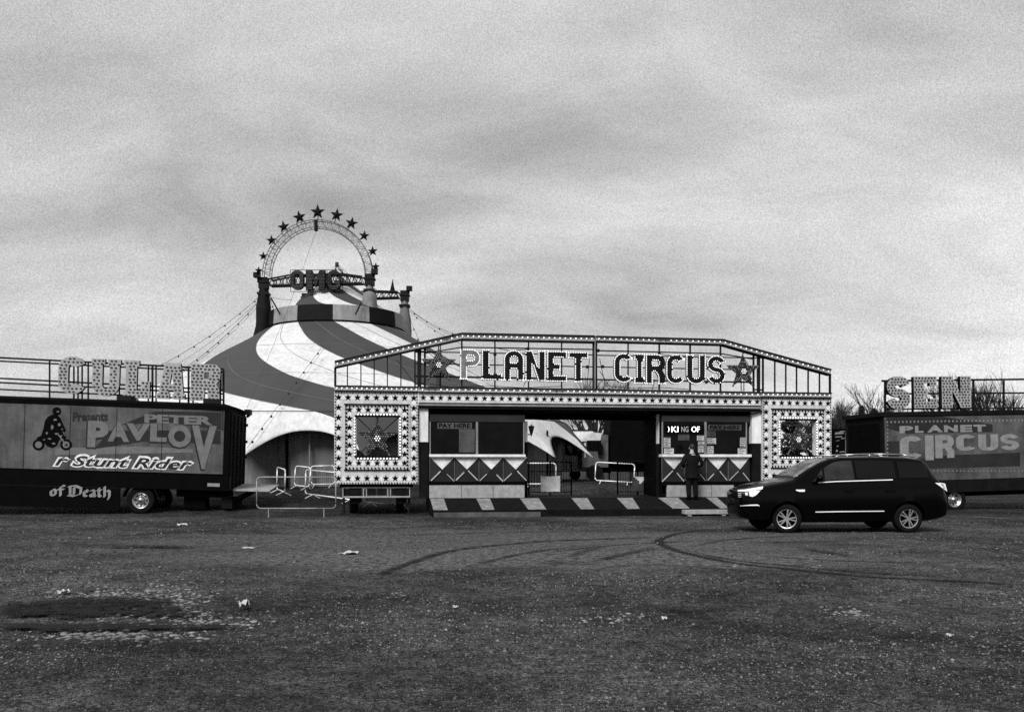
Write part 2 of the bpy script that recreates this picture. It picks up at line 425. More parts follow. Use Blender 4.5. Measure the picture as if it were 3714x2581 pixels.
vg.inputs["From Min"].default_value = 26.6; vg.inputs["From Max"].default_value = 28.2; vg.inputs["To Min"].default_value = 1.0; vg.inputs["To Max"].default_value = 0.5
base = gm2('MULTIPLY', base, vg.outputs[0])          # dark grass verge beyond the yard
base = gm2('MULTIPLY', base, gnoise(1.4, 8, 0.6, 1.4))
base = gm2('MULTIPLY', base, gm2('MULTIPLY', gnoise(26, 5, 0.2, 2.1, .36, .66), gnoise(95, 3, 0.25, 1.85, .36, .66)))
base = gm2('MULTIPLY', base, gnoise(7, 8, 0.5, 1.6))
peb = gnoise(60, 2, 0.0, 0.09, .66, .80)
base = gm2('ADD', base, peb)
l.new(base, b.inputs["Base Color"])
bp = n.new("ShaderNodeBump"); bp.inputs["Strength"].default_value = 0.9; bp.inputs["Distance"].default_value = 0.03
l.new(gm2('ADD', gnoise(18, 6, 0, 1), gnoise(3, 4, 0, 1.5)), bp.inputs["Height"]); l.new(bp.outputs[0], b.inputs["Normal"])
tag(mb.build("ground", gm, smooth=True), kind='structure')

def fade_mat(name, v, amount):
    m = bpy.data.materials.new(name); m.use_nodes = True; t = m.node_tree; n = t.nodes; l = t.links
    b = n["Principled BSDF"]; b.inputs["Roughness"].default_value = .9; b.inputs["Specular IOR Level"].default_value = .1
    co = n.new("ShaderNodeTexCoord")
    nz = n.new("ShaderNodeTexNoise"); nz.inputs["Scale"].default_value = 20; nz.inputs["Detail"].default_value = 5; l.new(co.outputs["Object"], nz.inputs[0])
    mr = n.new("ShaderNodeMapRange"); l.new(nz.outputs[0], mr.inputs[0]); mr.inputs["From Min"].default_value = .3; mr.inputs["From Max"].default_value = .7
    mr.inputs["To Min"].default_value = v * .5; mr.inputs["To Max"].default_value = v * 1.6; l.new(mr.outputs[0], b.inputs["Base Color"])
    at = n.new("ShaderNodeAttribute"); at.attribute_name = "fade"
    nz2 = n.new("ShaderNodeTexNoise"); nz2.inputs["Scale"].default_value = 7; nz2.inputs["Detail"].default_value = 9; nz2.inputs["Roughness"].default_value = .72; l.new(co.outputs["Object"], nz2.inputs[0])
    a1 = n.new("ShaderNodeMapRange"); l.new(nz2.outputs[0], a1.inputs[0]); a1.inputs["From Min"].default_value = .38; a1.inputs["From Max"].default_value = .62; a1.inputs["To Min"].default_value = .0; a1.inputs["To Max"].default_value = 1.5
    mu = n.new("ShaderNodeMath"); mu.operation = 'MULTIPLY'; l.new(at.outputs["Fac"], mu.inputs[0]); l.new(a1.outputs[0], mu.inputs[1])
    mu2 = n.new("ShaderNodeMath"); mu2.operation = 'MULTIPLY'; mu2.use_clamp = True; l.new(mu.outputs[0], mu2.inputs[0]); mu2.inputs[1].default_value = amount
    l.new(mu2.outputs[0], b.inputs["Alpha"])
    return m
M['track'] = fade_mat('packed_wet_dirt', 0.012, 0.9)
M['dry'] = fade_mat('dry_dirt', 0.105, 0.9)
M['mud'] = fade_mat('wet_mud', 0.010, 1.25)
def fade_sheet(name, rows, fades, m):
    mb = MB(); k = len(rows[0])
    mb.add([p for r in rows for p in r], [(i * k + j, i * k + j + 1, (i + 1) * k + j + 1, (i + 1) * k + j) for i in range(len(rows) - 1) for j in range(k - 1)])
    o = mb.build(name, m); at = o.data.attributes.new("fade", 'FLOAT', 'POINT')
    at.data.foreach_set("value", [f for r in fades for f in r]); tag(o, kind='structure'); return o
def smooth_path(pts, sub=6):
    res = []
    for i in range(len(pts) - 1):
        p0 = pts[max(0, i - 1)]; p1 = pts[i]; p2 = pts[i + 1]; p3 = pts[min(len(pts) - 1, i + 2)]
        for k in range(sub):
            t = k / sub
            res.append(0.5 * ((2 * p1) + (p2 - p0) * t + (2 * p0 - 5 * p1 + 4 * p2 - p3) * t * t + (3 * p1 - p0 - 3 * p2 + p3) * t ** 3))
    res.append(pts[-1]); return res
zl = 0.004
def track(pix, width=0.3, k=1.0):
    global zl
    zl += 0.0015
    pts = smooth_path([G(*p) for p in pix]); rows, fades = [], []
    for i, p in enumerate(pts):
        d = (pts[min(i + 1, len(pts) - 1)] - pts[max(i - 1, 0)]).normalized(); s = Vector((-d.y, d.x, 0))
        e = min(1, i / 5, (len(pts) - 1 - i) / 5) * k * (.75 + .25 * math.sin(i * 1.7))
        rows.append([p + s * (width * u / 2) + Vector((0, 0, zl)) for u in (-1, -.5, 0, .5, 1)]); fades.append([0, e * .9, e, e * .9, 0])
    fade_sheet("tyre_track", rows, fades, M['track'])
def blob(px, py, rx, ry, seed, k=1.0, m='mud'):
    global zl
    zl += 0.0015
    rnd = random.Random(seed); c = G(px, py); nseg = 72
    ph = [rnd.uniform(0, 6.28) for _ in range(9)]
    rows, fades = [], []
    for j, s in enumerate((0.02, .5, .75, .9, 1.05)):
        row = []
        for i in range(nseg + 1):
            a = 2 * math.pi * i / nseg
            q = 1 + sum(math.sin(a * (h + 2) + ph[h]) * .20 / (h * .45 + 1) for h in range(9))
            row.append(Vector((c.x + rx * s * q * math.cos(a), c.y + ry * s * q * math.sin(a), zl)))
        rows.append(row); fades.append([(1, 1, .9, .6, 0)[j] * k] * (nseg + 1))
    fade_sheet("mud_patch" if m == "mud" else "dry_patch", rows, fades, M[m])
blob(2000, 2010, 5.5, 3.2, 21, 1.0, 'dry')
blob(1500, 1950, 6.5, 2.6, 22, .8, 'dry')
blob(2300, 1960, 5.0, 2.2, 23, .8, 'dry')
track([(2582, 1919), (2474, 1933), (2410, 1950), (2390, 1963), (2409, 1980), (2474, 2003), (2655, 2041), (2871, 2065), (3160, 2092), (3514, 2110), (3714, 2122)], .24, 1.5)
track([(2474, 1996), (2655, 2031), (2871, 2053), (3160, 2078), (3514, 2094)], .2, 1.0)
track([(2700, 2010), (2950, 2030), (3250, 2040), (3500, 2040)], .2, .9)
track([(1950, 2010), (2150, 1985), (2400, 1968), (2700, 1955)], .2, .9)
track([(1700, 2060), (1800, 2030), (1950, 2000), (2200, 1972)], .22, .9)
track([(2500, 1985), (2620, 1962), (2800, 1948), (3000, 1942)], .2, .9)
track([(2120, 2075), (2300, 2050), (2560, 2060), (2900, 2095)], .22, .6)
track([(1380, 2090), (1407, 2074), (1500, 2039), (1609, 2005), (1717, 1987), (1860, 1974), (2004, 1962), (2221, 1955), (2402, 1948)], .24, 1.3)
track([(2149, 2038), (2220, 2022), (2293, 2005), (2395, 1987)], .28, 1.1)
track([(2055, 2027), (2110, 2005), (2221, 1971)], .3, .7)
track([(2871, 1980), (2980, 2002), (3060, 2016), (3103, 2023)], .3, .9)
track([(1300, 1945), (1600, 1938), (1900, 1930), (2200, 1928)], .4, .6)
track([(3000, 1958), (3300, 1950), (3600, 1948)], .3, .5)
track([(2300, 2190), (2500, 2230), (2800, 2300), (3300, 2380)], .3, .5)
track([(200, 2030), (420, 2010), (700, 1985), (1000, 1970)], .35, .5)
blob(370, 2215, .85, .7, 3, .95)
blob(300, 2195, .8, .6, 31, .8)
blob(360, 2283, .9, .22, 4, 1.2)
blob(530, 1986, .95, .16, 5, 1.3)
blob(610, 1912, .45, .1, 6, 1.2)
blob(980, 2205, .5, .3, 7, .4)
blob(2480, 2215, .6, .2, 8, .35)
blob(2050, 2045, .5, .25, 9, .4)
blob(450, 2350, 1.2, .3, 11, .35)
blob(3200, 2320, .8, .2, 12, .3)

def stones(name, items, m):
    mb = MB()
    for (x, y, r, fl) in items:
        k = random.choice((4, 5)); a0 = random.uniform(0, 6.28); z = height(x, y)
        ring = [Vector((x + r * random.uniform(.6, 1.2) * math.cos(a0 + 6.283 * i / k), y + r * random.uniform(.6, 1.2) * math.sin(a0 + 6.283 * i / k), z + r * fl * random.uniform(.1, .5))) for i in range(k)]
        low = [Vector((p.x, p.y, z - .01)) for p in ring]
        mb.add(low + ring + [Vector((x, y, z + r * fl))], [(i, (i + 1) % k, k + (i + 1) % k, k + i) for i in range(k)] + [(k + i, k + (i + 1) % k, 2 * k) for i in range(k)])
    return tag(mb.build(name, m), kind='stuff')
import numpy as np
rng = np.random.default_rng(5)
def grit(name, cnt, label, cat):
    row = rng.uniform(1884, 2640, cnt); D = EYE * F / (row - HZ); x = (rng.uniform(-60, 3780, cnt) - CX) / F * D; y = D + rng.uniform(-.1, .1, cnt)
    sz = D / F * 3.63 * rng.uniform(.4, 1.15, cnt) * np.where(rng.random(cnt) < .06, 1.8, 1.0) * np.clip((15 / D) ** .4, .8, 1.25)
    tone = 0.010 + 0.19 * rng.random(cnt) ** 3.0; big = rng.random(cnt) < .02; tone[big] += .07 * rng.random(big.sum())
    pt = .5 + .5 * np.sin(x * .8 + 1.3 * np.sin(y * .55)) * np.sin(y * 1.15 + .9 * np.sin(x * .6 + 2)); pt2 = .5 + .5 * np.sin(x * 3.1 + y) * np.sin(y * 3.7 - x * 1.7)
    tone = .008 + (tone - .008) * (.25 + .9 * pt + .35 * pt2)
    a0 = rng.uniform(0, 6.28, cnt); vs = np.zeros((cnt, 5, 3)); h_ = sz * rng.uniform(.35, 1.0, cnt)
    for k in range(4):
        rr = sz * rng.uniform(.7, 1.3, cnt); vs[:, k, 0] = x + rr * np.cos(a0 + k * 1.5708); vs[:, k, 1] = y + rr * np.sin(a0 + k * 1.5708) * 1.3; vs[:, k, 2] = -.002
    vs[:, 4, 0] = x + sz * rng.uniform(-.3, .3, cnt); vs[:, 4, 1] = y; vs[:, 4, 2] = h_
    fs = np.zeros((cnt, 4, 3), int); b_ = np.arange(cnt) * 5
    for k in range(4): fs[:, k, 0] = b_ + k; fs[:, k, 1] = b_ + (k + 1) % 4; fs[:, k, 2] = b_ + 4
    me = bpy.data.meshes.new(name); me.vertices.add(cnt * 5); me.vertices.foreach_set("co", vs.reshape(-1))
    me.loops.add(cnt * 12); me.loops.foreach_set("vertex_index", fs.reshape(-1)); me.polygons.add(cnt * 4)
    me.polygons.foreach_set("loop_start", np.arange(cnt * 4) * 3); me.update(calc_edges=True); me.validate()
    at = me.attributes.new("tone", 'FLOAT', 'POINT'); at.data.foreach_set("value", np.repeat(tone, 5))
    m = bpy.data.materials.new("grit_stone"); m.use_nodes = True; q = m.node_tree.nodes; b = q["Principled BSDF"]; b.inputs["Roughness"].default_value = .9; b.inputs["Specular IOR Level"].default_value = .1
    an = q.new("ShaderNodeAttribute"); an.attribute_name = "tone"; m.node_tree.links.new(an.outputs["Fac"], b.inputs["Base Color"])
    me.materials.append(m); o = bpy.data.objects.new(name, me); col.objects.link(o); return tag(o, label, cat, kind='stuff')
grit("gravel", 64000, "loose dark and pale gravel strewn over the dirt yard", "gravel")
it = []
for (cx, cy, sx, sy, cnt) in ((640, 2190, 60, 45, 300), (540, 2150, 130, 16, 190), (330, 2157, 130, 12, 110), (440, 2300, 150, 18, 240), (280, 2290, 100, 14, 90), (700, 2240, 90, 30, 130), (400, 2215, 120, 40, 90), (1230, 2066, 60, 5, 40), (1190, 1947, 40, 4, 50), (2200, 2235, 60, 12, 40), (3060, 2220, 60, 10, 50), (2650, 2050, 60, 6, 40), (900, 2260, 60, 12, 40), (2960, 2058, 20, 4, 14), (1440, 2155, 20, 6, 14)):  # one flat pale streak left of centre stands for a puddle's reflection
    for _ in range(cnt):
        p = G(random.gauss(cx, sx), max(1900, random.gauss(cy, sy))); it.append((p.x, p.y, .006 + .034 * random.random() ** 2, .4))
tag(stones("rubble", it, M['pale']), "pale broken chips of rubble round the muddy hollows, one streak standing for a puddle reflection", "rubble")

# ================================================================ BIG TOP
TC = Vector(((1222 - CX) / F * 49.7, 49.7, 0.0))
tent = thing("circus_tent", "striped big top with swirling dark and white roof behind the entrance gate", "tent", Matrix.Translation(TC))
SW = [(0, -160), (.6, -120), (1.5, -70), (2.5, -45), (3.63, -22), (4.5, -12), (5.5, -4), (6.5, 4), (7.5, 12), (8.5, 20.5), (9.5, 28.5), (10.5, 38), (11.5, 50), (12.9, 67), (13.5, 73.5), (14.9, 76.2)]
def swirl(r): return R(interp(SW, r))
def tpt(r, ang, z): return (r * math.sin(ang), -r * math.cos(ang), z)
NS, SUBA = 19, 12
NG = 12
def zroof(r):
    return 9.15 - 0.57 * (r - 3.63) + 0.10 * math.sin(math.pi * (min(r, 12.9) - 3.63) / 9.27) * -1.2
RE, ZE = 12.9, zroof(12.9)
mb = MB(); per = 16
rs = [3.5 + (RE - 3.5) * k / 44 for k in range(45)]
def gore_surface(mb, rs, zf, mats=(0, 1)):
    tot = NG * per; b0 = len(mb.v); vs = []
    for r in rs:
        for k in range(tot):
            vs.append(tpt(r, swirl(r) + 2 * math.pi * k / tot, zf(r)))
    fs, ms = [], []
    for j in range(len(rs) - 1):
        for k in range(tot):
            fs.append((b0 + j * tot + k, b0 + (j + 1) * tot + k, b0 + (j + 1) * tot + (k + 1) % tot, b0 + j * tot + (k + 1) % tot))
            ms.append(mats[(k // per) % 2])
    mb.v += vs; mb.f += [list(f) for f in fs]; mb.m += ms
gore_surface(mb, rs, zroof, (1, 0))
# scalloped skirt below the eave seam: points pulled out to the corners
tot = NG * per
def skirt(ang, t):
    ph = (math.degrees(ang) + 3.2) / (360 / NS); fr = ph - math.floor(ph)
    c = abs(2 * fr - 1)                          # 1 at the corners, 0 in mid arch
    k = c ** 2.3
    r1 = 13.45 + 1.25 * k; z1 = 3.05 - 1.08 * k
    return lerp(RE, r1, t), lerp(ZE, z1, t)
KA = 912; rowsn = 9
b0 = len(mb.v)
RSK = lambda t: lerp(RE, 14.1, t)
for j in range(rowsn):
    t_ = j / (rowsn - 1)
    for k in range(KA):
        a = swirl(RSK(t_)) + 2 * math.pi * k / KA
        r, z = skirt(a, t_); mb.v.append(tpt(r, a, z))
for j in range(rowsn - 1):
    for k in range(KA):
        mb.f.append([b0 + j * KA + k, b0 + (j + 1) * KA + k, b0 + (j + 1) * KA + (k + 1) % KA, b0 + j * KA + (k + 1) % KA]); mb.m.append((1, 0)[(k // (KA // NG)) % 2])
roof = mb.build("tent_roof", [M['tentw'], M['tentd']], tent, smooth=True)
sol = roof.modifiers.new("thickness", 'SOLIDIFY'); sol.thickness = 0.02; sol.offset = -1
mb = MB(); rr = [0.08 + (3.66 - .08) * k / 24 for k in range(25)]
gore_surface(mb, rr, lambda r: 9.98 + 2.86 * (1 - r / 3.7) ** 1.55 if r < 3.7 else 9.98, (1, 0))
mb.tube((0, 0, 12.7), (0, 0, 13.0), .1, 8, 1)
mb.build("tent_peak", [M['tentw'], M['tentd']], tent, smooth=True)
mb = MB()
for k in range(NG * 6):
    a0 = swirl(3.63) + 2 * math.pi * k / (NG * 6); a1 = a0 + 2 * math.pi / (NG * 6); mi = 1 if (k // 6) % 2 == 0 else 0
    zs = 10.0, 9.14
    vs = [tpt(3.68, a0, zs[0]), tpt(3.74, a0, zs[1]), tpt(3.74, a1, zs[1]), tpt(3.68, a1, zs[0])]
    mb.add(vs, [(0, 1, 2, 3)], mi)
    mb.add([tpt(3.755, a0, 9.19), tpt(3.755, a0, 9.13), tpt(3.755, a1, 9.13), tpt(3.755, a1, 9.19)], [(0, 1, 2, 3)], 2)
mb.build("cupola_band", [M['bandl'], M['bandd'], M['black']], tent, label="drum band of alternate dark and pale squares round the tent crown")
mb = MB()
K = 120
for k in range(K):
    a0, a1 = 2 * math.pi * k / K, 2 * math.pi * (k + 1) / K
    r0, r1 = 12.55 + .05 * math.sin(k * 2.1), 12.55 + .05 * math.sin((k + 1) * 2.1)
    mb.add([tpt(r0, a0, .3), tpt(r1, a1, .3), tpt(r1, a1, 3.75), tpt(r0, a0, 3.75)], [(0, 1, 2, 3)])
mb.build("tent_wall", M['wall'], tent, smooth=True)
def tl(px, py, D): return P(px, py, D) - TC
for px, mm, rr_ in ((1041, 'black', .06), (1123, 'plet', .035), (1985, 'black', .05)):
    p = tl(px, 1700, 37.0 if px < 1500 else 42.5); mb = MB(); mb.tube((p.x, p.y, .4), (p.x, p.y, 3.3), rr_, 8); mb.build("wall_pole", M[mm], tent)
mb = MB()
for k in range(24):
    pts = [tpt(r, swirl(r) + 2 * math.pi * (k + .5 * (k % 2) * 0) / 24, zroof(r) + .012) for r in [3.75 + 9.1 * i / 30 for i in range(31)]]
    mb.path(pts, .011, 4)
for rr_ in (6.2, 9.2):
    mb.path([tpt(rr_, 2 * math.pi * k / 90, zroof(rr_) + .008) for k in range(91)], .008, 4)
mb.build("seam_cord", mat('seam', .16, .8, var=.2), tent)
# eave seam
mb = MB(); mb.path([tpt(RE + .02, 2 * math.pi * k / 90, ZE + .01) for k in range(91)], .012, 4); mb.build("eave_rope", M['rope'], tent)
# masts
DFL, DFR, DBR, DBL = 48.6, 47.9, 52.2, 52.9
def mast(px, rowtop, D, kind):
    top = tl(px, rowtop, D); mb = MB()
    if kind == 'l':
        prof = [(0, .2), (-.25, .27), (-1.2, .43), (-2.2, .46), (-2.9, .52), (-3.9, .82)]
        mm = M['bandd']
    elif kind == 'r':
        prof = [(0, .2), (-.5, .22), (-.62, .40), (-1.5, .48), (-2.7, .52), (-2.75, .3), (-3.2, .42), (-4.1, .46), (-4.15, .1), (-5.0, .1)]
        mm = M['sleeve']
    else:
        prof = [(0, .2), (-.5, .25), (-1.2, .4), (-2.0, .42), (-2.6, .38), (-3.6, .3)]
        mm = M['sleeve']
    n_ = 12; b0 = len(mb.v)
    for dz, r in prof:
        for k in range(n_):
            a = 2 * math.pi * k / n_; w_ = 1 + .08 * math.sin(k * 2.3 + dz * 2)
            mb.v.append((top.x + r * .92 * w_ * math.cos(a) - (.12 * max(0, -dz - 2) if kind == 'l' else 0), top.y + r * w_ * math.sin(a), top.z + dz))
    for j in range(len(prof) - 1):
        for k in range(n_): mb.f.append([b0 + j * n_ + k, b0 + j * n_ + (k + 1) % n_, b0 + (j + 1) * n_ + (k + 1) % n_, b0 + (j + 1) * n_ + k]); mb.m.append(0)
    o = mb.build("mast", [mm], tent, smooth=True)
    h = MB(); h.box(top.x - .24, top.y - .24, top.z - .2, top.x + .24, top.y + .24, top.z + .40); h.box(top.x - .29, top.y - .29, top.z + .1, top.x + .29, top.y + .29, top.z + .2)
    h.box(top.x - .3, top.y - .3, top.z - .55, top.x + .3, top.y + .3, top.z - .42); h.build("mast_head", M['iron'], o)
    fl = MB(); s = -1 if kind == 'l' else 1
    fl.box(top.x + s * .3 - .16, top.y - .45, top.z + .36, top.x + s * .3 + .16, top.y - .1, top.z + .62); fl.tube((top.x + s * .25, top.y - .2, top.z + .2), (top.x + s * .28, top.y - .2, top.z + .37), .05)
    fl.build("floodlight", M['iron'], o)
    return top
tFL = mast(957, 1034, DFL, 'l'); tFR = mast(1341, 1022, DFR, 'r'); tBR = mast(1468, 1080, DBR, 'b'); tBL = mast(1112, 1090, DBL, 'b')
def truss(name, a, b, hgt, nb, hump=.18):
    a, b = Vector(a), Vector(b); mb = MB(); d = (b - a).normalized(); side = Vector((-d.y, d.x, 0)) * .22; up = Vector((0, 0, hgt))
    def top(t): return a.lerp(b, t) + up + Vector((0, 0, hump * min(1, t / .22, (1 - t) / .22)))
    for s in (-1, 1):
        mb.path([a + side * s, b + side * s], .055)
        mb.path([top(t) + side * s for t in (0, .22, .78, 1)], .055)
        for k in range(nb):
            t0, t1 = k / nb, (k + 1) / nb
            mb.tube(a.lerp(b, t0) + side * s, top((t0 + t1) / 2) + side * s, .022, 4); mb.tube(top((t0 + t1) / 2) + side * s, a.lerp(b, t1) + side * s, .022, 4)
    for k in range(nb + 1):
        mb.tube(a.lerp(b, k / nb) - side, a.lerp(b, k / nb) + side, .02, 4)
    return mb.build(name, M['iron'], tent)
truss("truss_beam", tFL + Vector((.35, 0, -.05)), tFR + Vector((-.35, 0, -.1)), .34, 14)
truss("truss_beam", tBL + Vector((.35, 0, 0)), tBR + Vector((-.35, 0, 0)), .32, 12, .08)
# pennant on the back beam
pn = tl(1423, 1070, DBR); mb = MB()
mb.tube((pn.x - .05, pn.y, pn.z - .1), (pn.x + .04, pn.y, pn.z + .95), .02)
mb.prism([[(pn.x - .17, pn.z + .12), (pn.x + .2, pn.z + .14), (pn.x + .1, pn.z + .5), (pn.x + .02, pn.z + .92)]], pn.y - .03, pn.y + .03)
mb.build("pennant", M['bandd'], tent)
# arch of lattice with stars
AD = 48.2; ac = tl(1154, 1004, AD); ra, rb = (1352 - 955) / 2 / F * AD - .2, 204 / F * AD - .2
arch_mb = MB(); na = 40
def ap(t, rad, dy): return (ac.x + (ra + rad) * math.cos(t), ac.y + dy, ac.z + (rb + rad) * math.sin(t))
for dy in (-.2, .2):
    for rad in (-.2, .2): arch_mb.path([ap(math.pi * k / na, rad, dy) for k in range(na + 1)], .025, 5)
for k in range(na):
    t0, t1 = math.pi * k / na, math.pi * (k + 1) / na
    for dy in (-.2, .2):
        arch_mb.tube(ap(t0, -.2, dy), ap(t0, .2, dy), .010, 4)
        arch_mb.tube(*((ap(t0, .2, dy), ap(t1, -.2, dy)) if k % 2 else (ap(t0, -.2, dy), ap(t1, .2, dy))), .010, 4)
    arch_mb.tube(ap(t0, .2, -.2), ap(t0, .2, .2), .009, 4)
arch = arch_mb.build("star_arch", mat('arch_steel', 0.13, .6, var=.2), tent)
for i, (px, py, r) in enumerate(((938, 981, 16), (955, 929, 18), (985, 872, 21), (1029, 823, 24), (1086, 788, 26), (1152, 769, 29), (1221, 780, 26), (1275, 810, 25), (1321, 855, 21), (1352, 911, 20), (1363, 967, 16))):
    p = tl(px, py, AD - .1); rr_ = r / F * AD; mb = MB(); rot = (0, .0, .12, .3, .3, 0.0, -.25, -.3, -.2, .1, 0)[i]
    rot = -rot * .6
    c = star(p.x, p.z, rr_, rot)
    nn = len(c)   # faceted star: raised centre front and back
    mb.add([(x, p.y, z) for x, z in c] + [(p.x, p.y - .16, p.z), (p.x, p.y + .16, p.z)], [(k, (k + 1) % nn, nn) for k in range(nn)] + [((k + 1) % nn, k, nn + 1) for k in range(nn)])
    t_ = math.atan2(p.z - ac.z, p.x - ac.x)
    mb.tube((p.x, p.y + .05, p.z), ap(t_, .2, 0), .025, 4)
    mb.build("star", mat('star_dark', 0.010, .6, var=.3, spec=.1) if i == 0 else bpy.data.materials['star_dark'], arch)
mb = MB(); mb.tube(ap(math.pi / 2 + .02, .15, -.3), ap(math.pi / 2 + .02, -.45, -.3), .1, 6); mb.build("pulley", M['iron'], arch)
# OMG
M['omg'] = mat('sign_face_dark', 0.010, .7, spec=.08, var=.3)
for ch, x0, x1 in (('O', 1054, 1102), ('M', 1111, 1179), ('G', 1187, 1235)):
    D = 47.6; a_, b_ = tl(x0, 1050, D), tl(x1, 979, D); r = (a_.x, a_.z, b_.x, b_.z); y = a_.y
    cs_ = fit(glyph(ch, .3, .22), r); mb = MB(); mb.prism(cs_, y, y + .22, 0)
    for k in range(14):      # tube rows across the face
        z = lerp(r[1], r[3], (k + .5) / 14); x = r[0]; run = None
        nn = 40
        for q in range(nn + 1):
            xx = lerp(r[0], r[2], q / nn); ins = inside((xx, z), cs_)
            if ins and run is None: run = xx
            if (not ins or q == nn) and run is not None:
                if xx - run > .1: mb.bar((run + .02, y - .02, z), (xx - .03, y - .02, z), .025, .03, mi=1)
                run = None
    mb.build("letter", [M['omg'], M['pgrey']], tent)
    e = .06; mb = MB()
    for (p, q) in (((r[0] - e, r[1] - e), (r[2] + e, r[1] - e)), ((r[2] + e, r[1] - e), (r[2] + e, r[3] + e)), ((r[2] + e, r[3] + e), (r[0] - e, r[3] + e)), ((r[0] - e, r[3] + e), (r[0] - e, r[1] - e))):
        mb.bar((p[0], y + .25, p[1]), (q[0], y + .25, q[1]), .025, .03)
    mb.build("letter_frame", M['iron'], tent)
# guy ropes, some strung with small lamps
def rope(a, b, dots=0, r=.011, sag=.15):
    a, b = Vector(a), Vector(b); pts = [a.lerp(b, k / 10) - Vector((0, 0, sag * 4 * (k / 10) * (1 - k / 10))) for k in range(11)]
    mb = MB(); mb.path(pts, r, 4)
    for k in range(dots):
        t_ = (k + .5) / dots * 10; i = min(9, int(t_)); mb.sphere(pts[i].lerp(pts[i + 1], t_ - i) - Vector((0, 0, .05)), .055, 5, 4)
    mb.build("guy_rope", M['rope'], tent)
rope(tFL + Vector((-.1, 0, -.5)), tl(560, 1335, 46), 7, .012, .3)
rope(tFL + Vector((-.1, .3, -.55)), tl(600, 1345, 51), 0, .009, .3)
rope(tFL + Vector((-.1, 0, -.7)), tl(655, 1345, 44), 8, .014, .25)
rope(tFL + Vector((0, 0, -.8)), tl(690, 1330, 43), 0, .010, .2)
rope(tl(1165, 1262, 42.0), tl(897, 1622, 33.6), 9, .012, .0)
rope(tl(1176, 1262, 42.0), tl(915, 1622, 33.6), 0, .008, .0)
rope(ap(math.pi / 2 + .02, -.45, -.3), tl(895, 1480, 36.5), 0, .009, .25)
rope(tBR + Vector((.2, 0, -.6)), tl(1665, 1215, 50), 4, .012, .2); rope(tBR + Vector((.2, 0, -.7)), tl(1680, 1250, 48), 3, .011, .2)
rope(tBR + Vector((.2, 0, -.9)), tl(1524, 1245, 48), 3, .011, .05); rope(tBR + Vector((.1, 0, -.5)), tl(1640, 1215, 54), 0, .010, .2)
rope(tFR + Vector((.2, 0, -.3)), tl(1393, 1066, 49), 0, .012, .03)
rope((0, 0, 12.95), tl(1330, 1040, 48.5), 0, .012, .1); rope((0, 0, 12.95), tl(1190, 1000, 48.5), 0, .012, .02)
rope((0, 0, 12.95), (-.1, 3.3, 10.2), 0, .012, .02); rope((0, 0, 12.95), tl(1265, 1015, 49), 0, .012, .02)
rope(tFL + Vector((.2, 0, -.6)), tl(1060, 1088, 47.5), 0, .010, .05); rope(tFL + Vector((.3, 0, -.6)), tl(992, 1120, 47.5), 2, .014, .02)
for (a_, b_) in (((983, 1080), (1016, 1140)), ((1309, 1100), (1289, 1140))):
    mb = MB(); mb.tube(tl(*a_, 46.4), tl(*b_, 46.0), .04); mb.build("side_pole", M['iron'], tent)

# ================================================================ ENTRANCE GATE
XL, XR = (1213 - CX) / F * 28.5, (3015 - CX) / F * 30.8
GA = math.atan2(2.3, XR - XL)
GM = Matrix.Translation((XL, 28.5, 0)) @ Matrix.Rotation(GA, 4, 'Z')
g = Frame(GM)
gate = thing("entrance_gate", "wide circus entrance front with bulb lettered crown and two star panels", "entrance gate", GM)
def gp(px, py, off=0.0):
    x, z = g.at(px, py, off); return Vector((x, off, z))
DECK = g.at(1730, 1806, -.15)[1]

def bulbs(mb, pts, y, r=.024, mi=0):
    for x, z in pts: mb.sphere((x, y, z), r, 6, 4, mi)

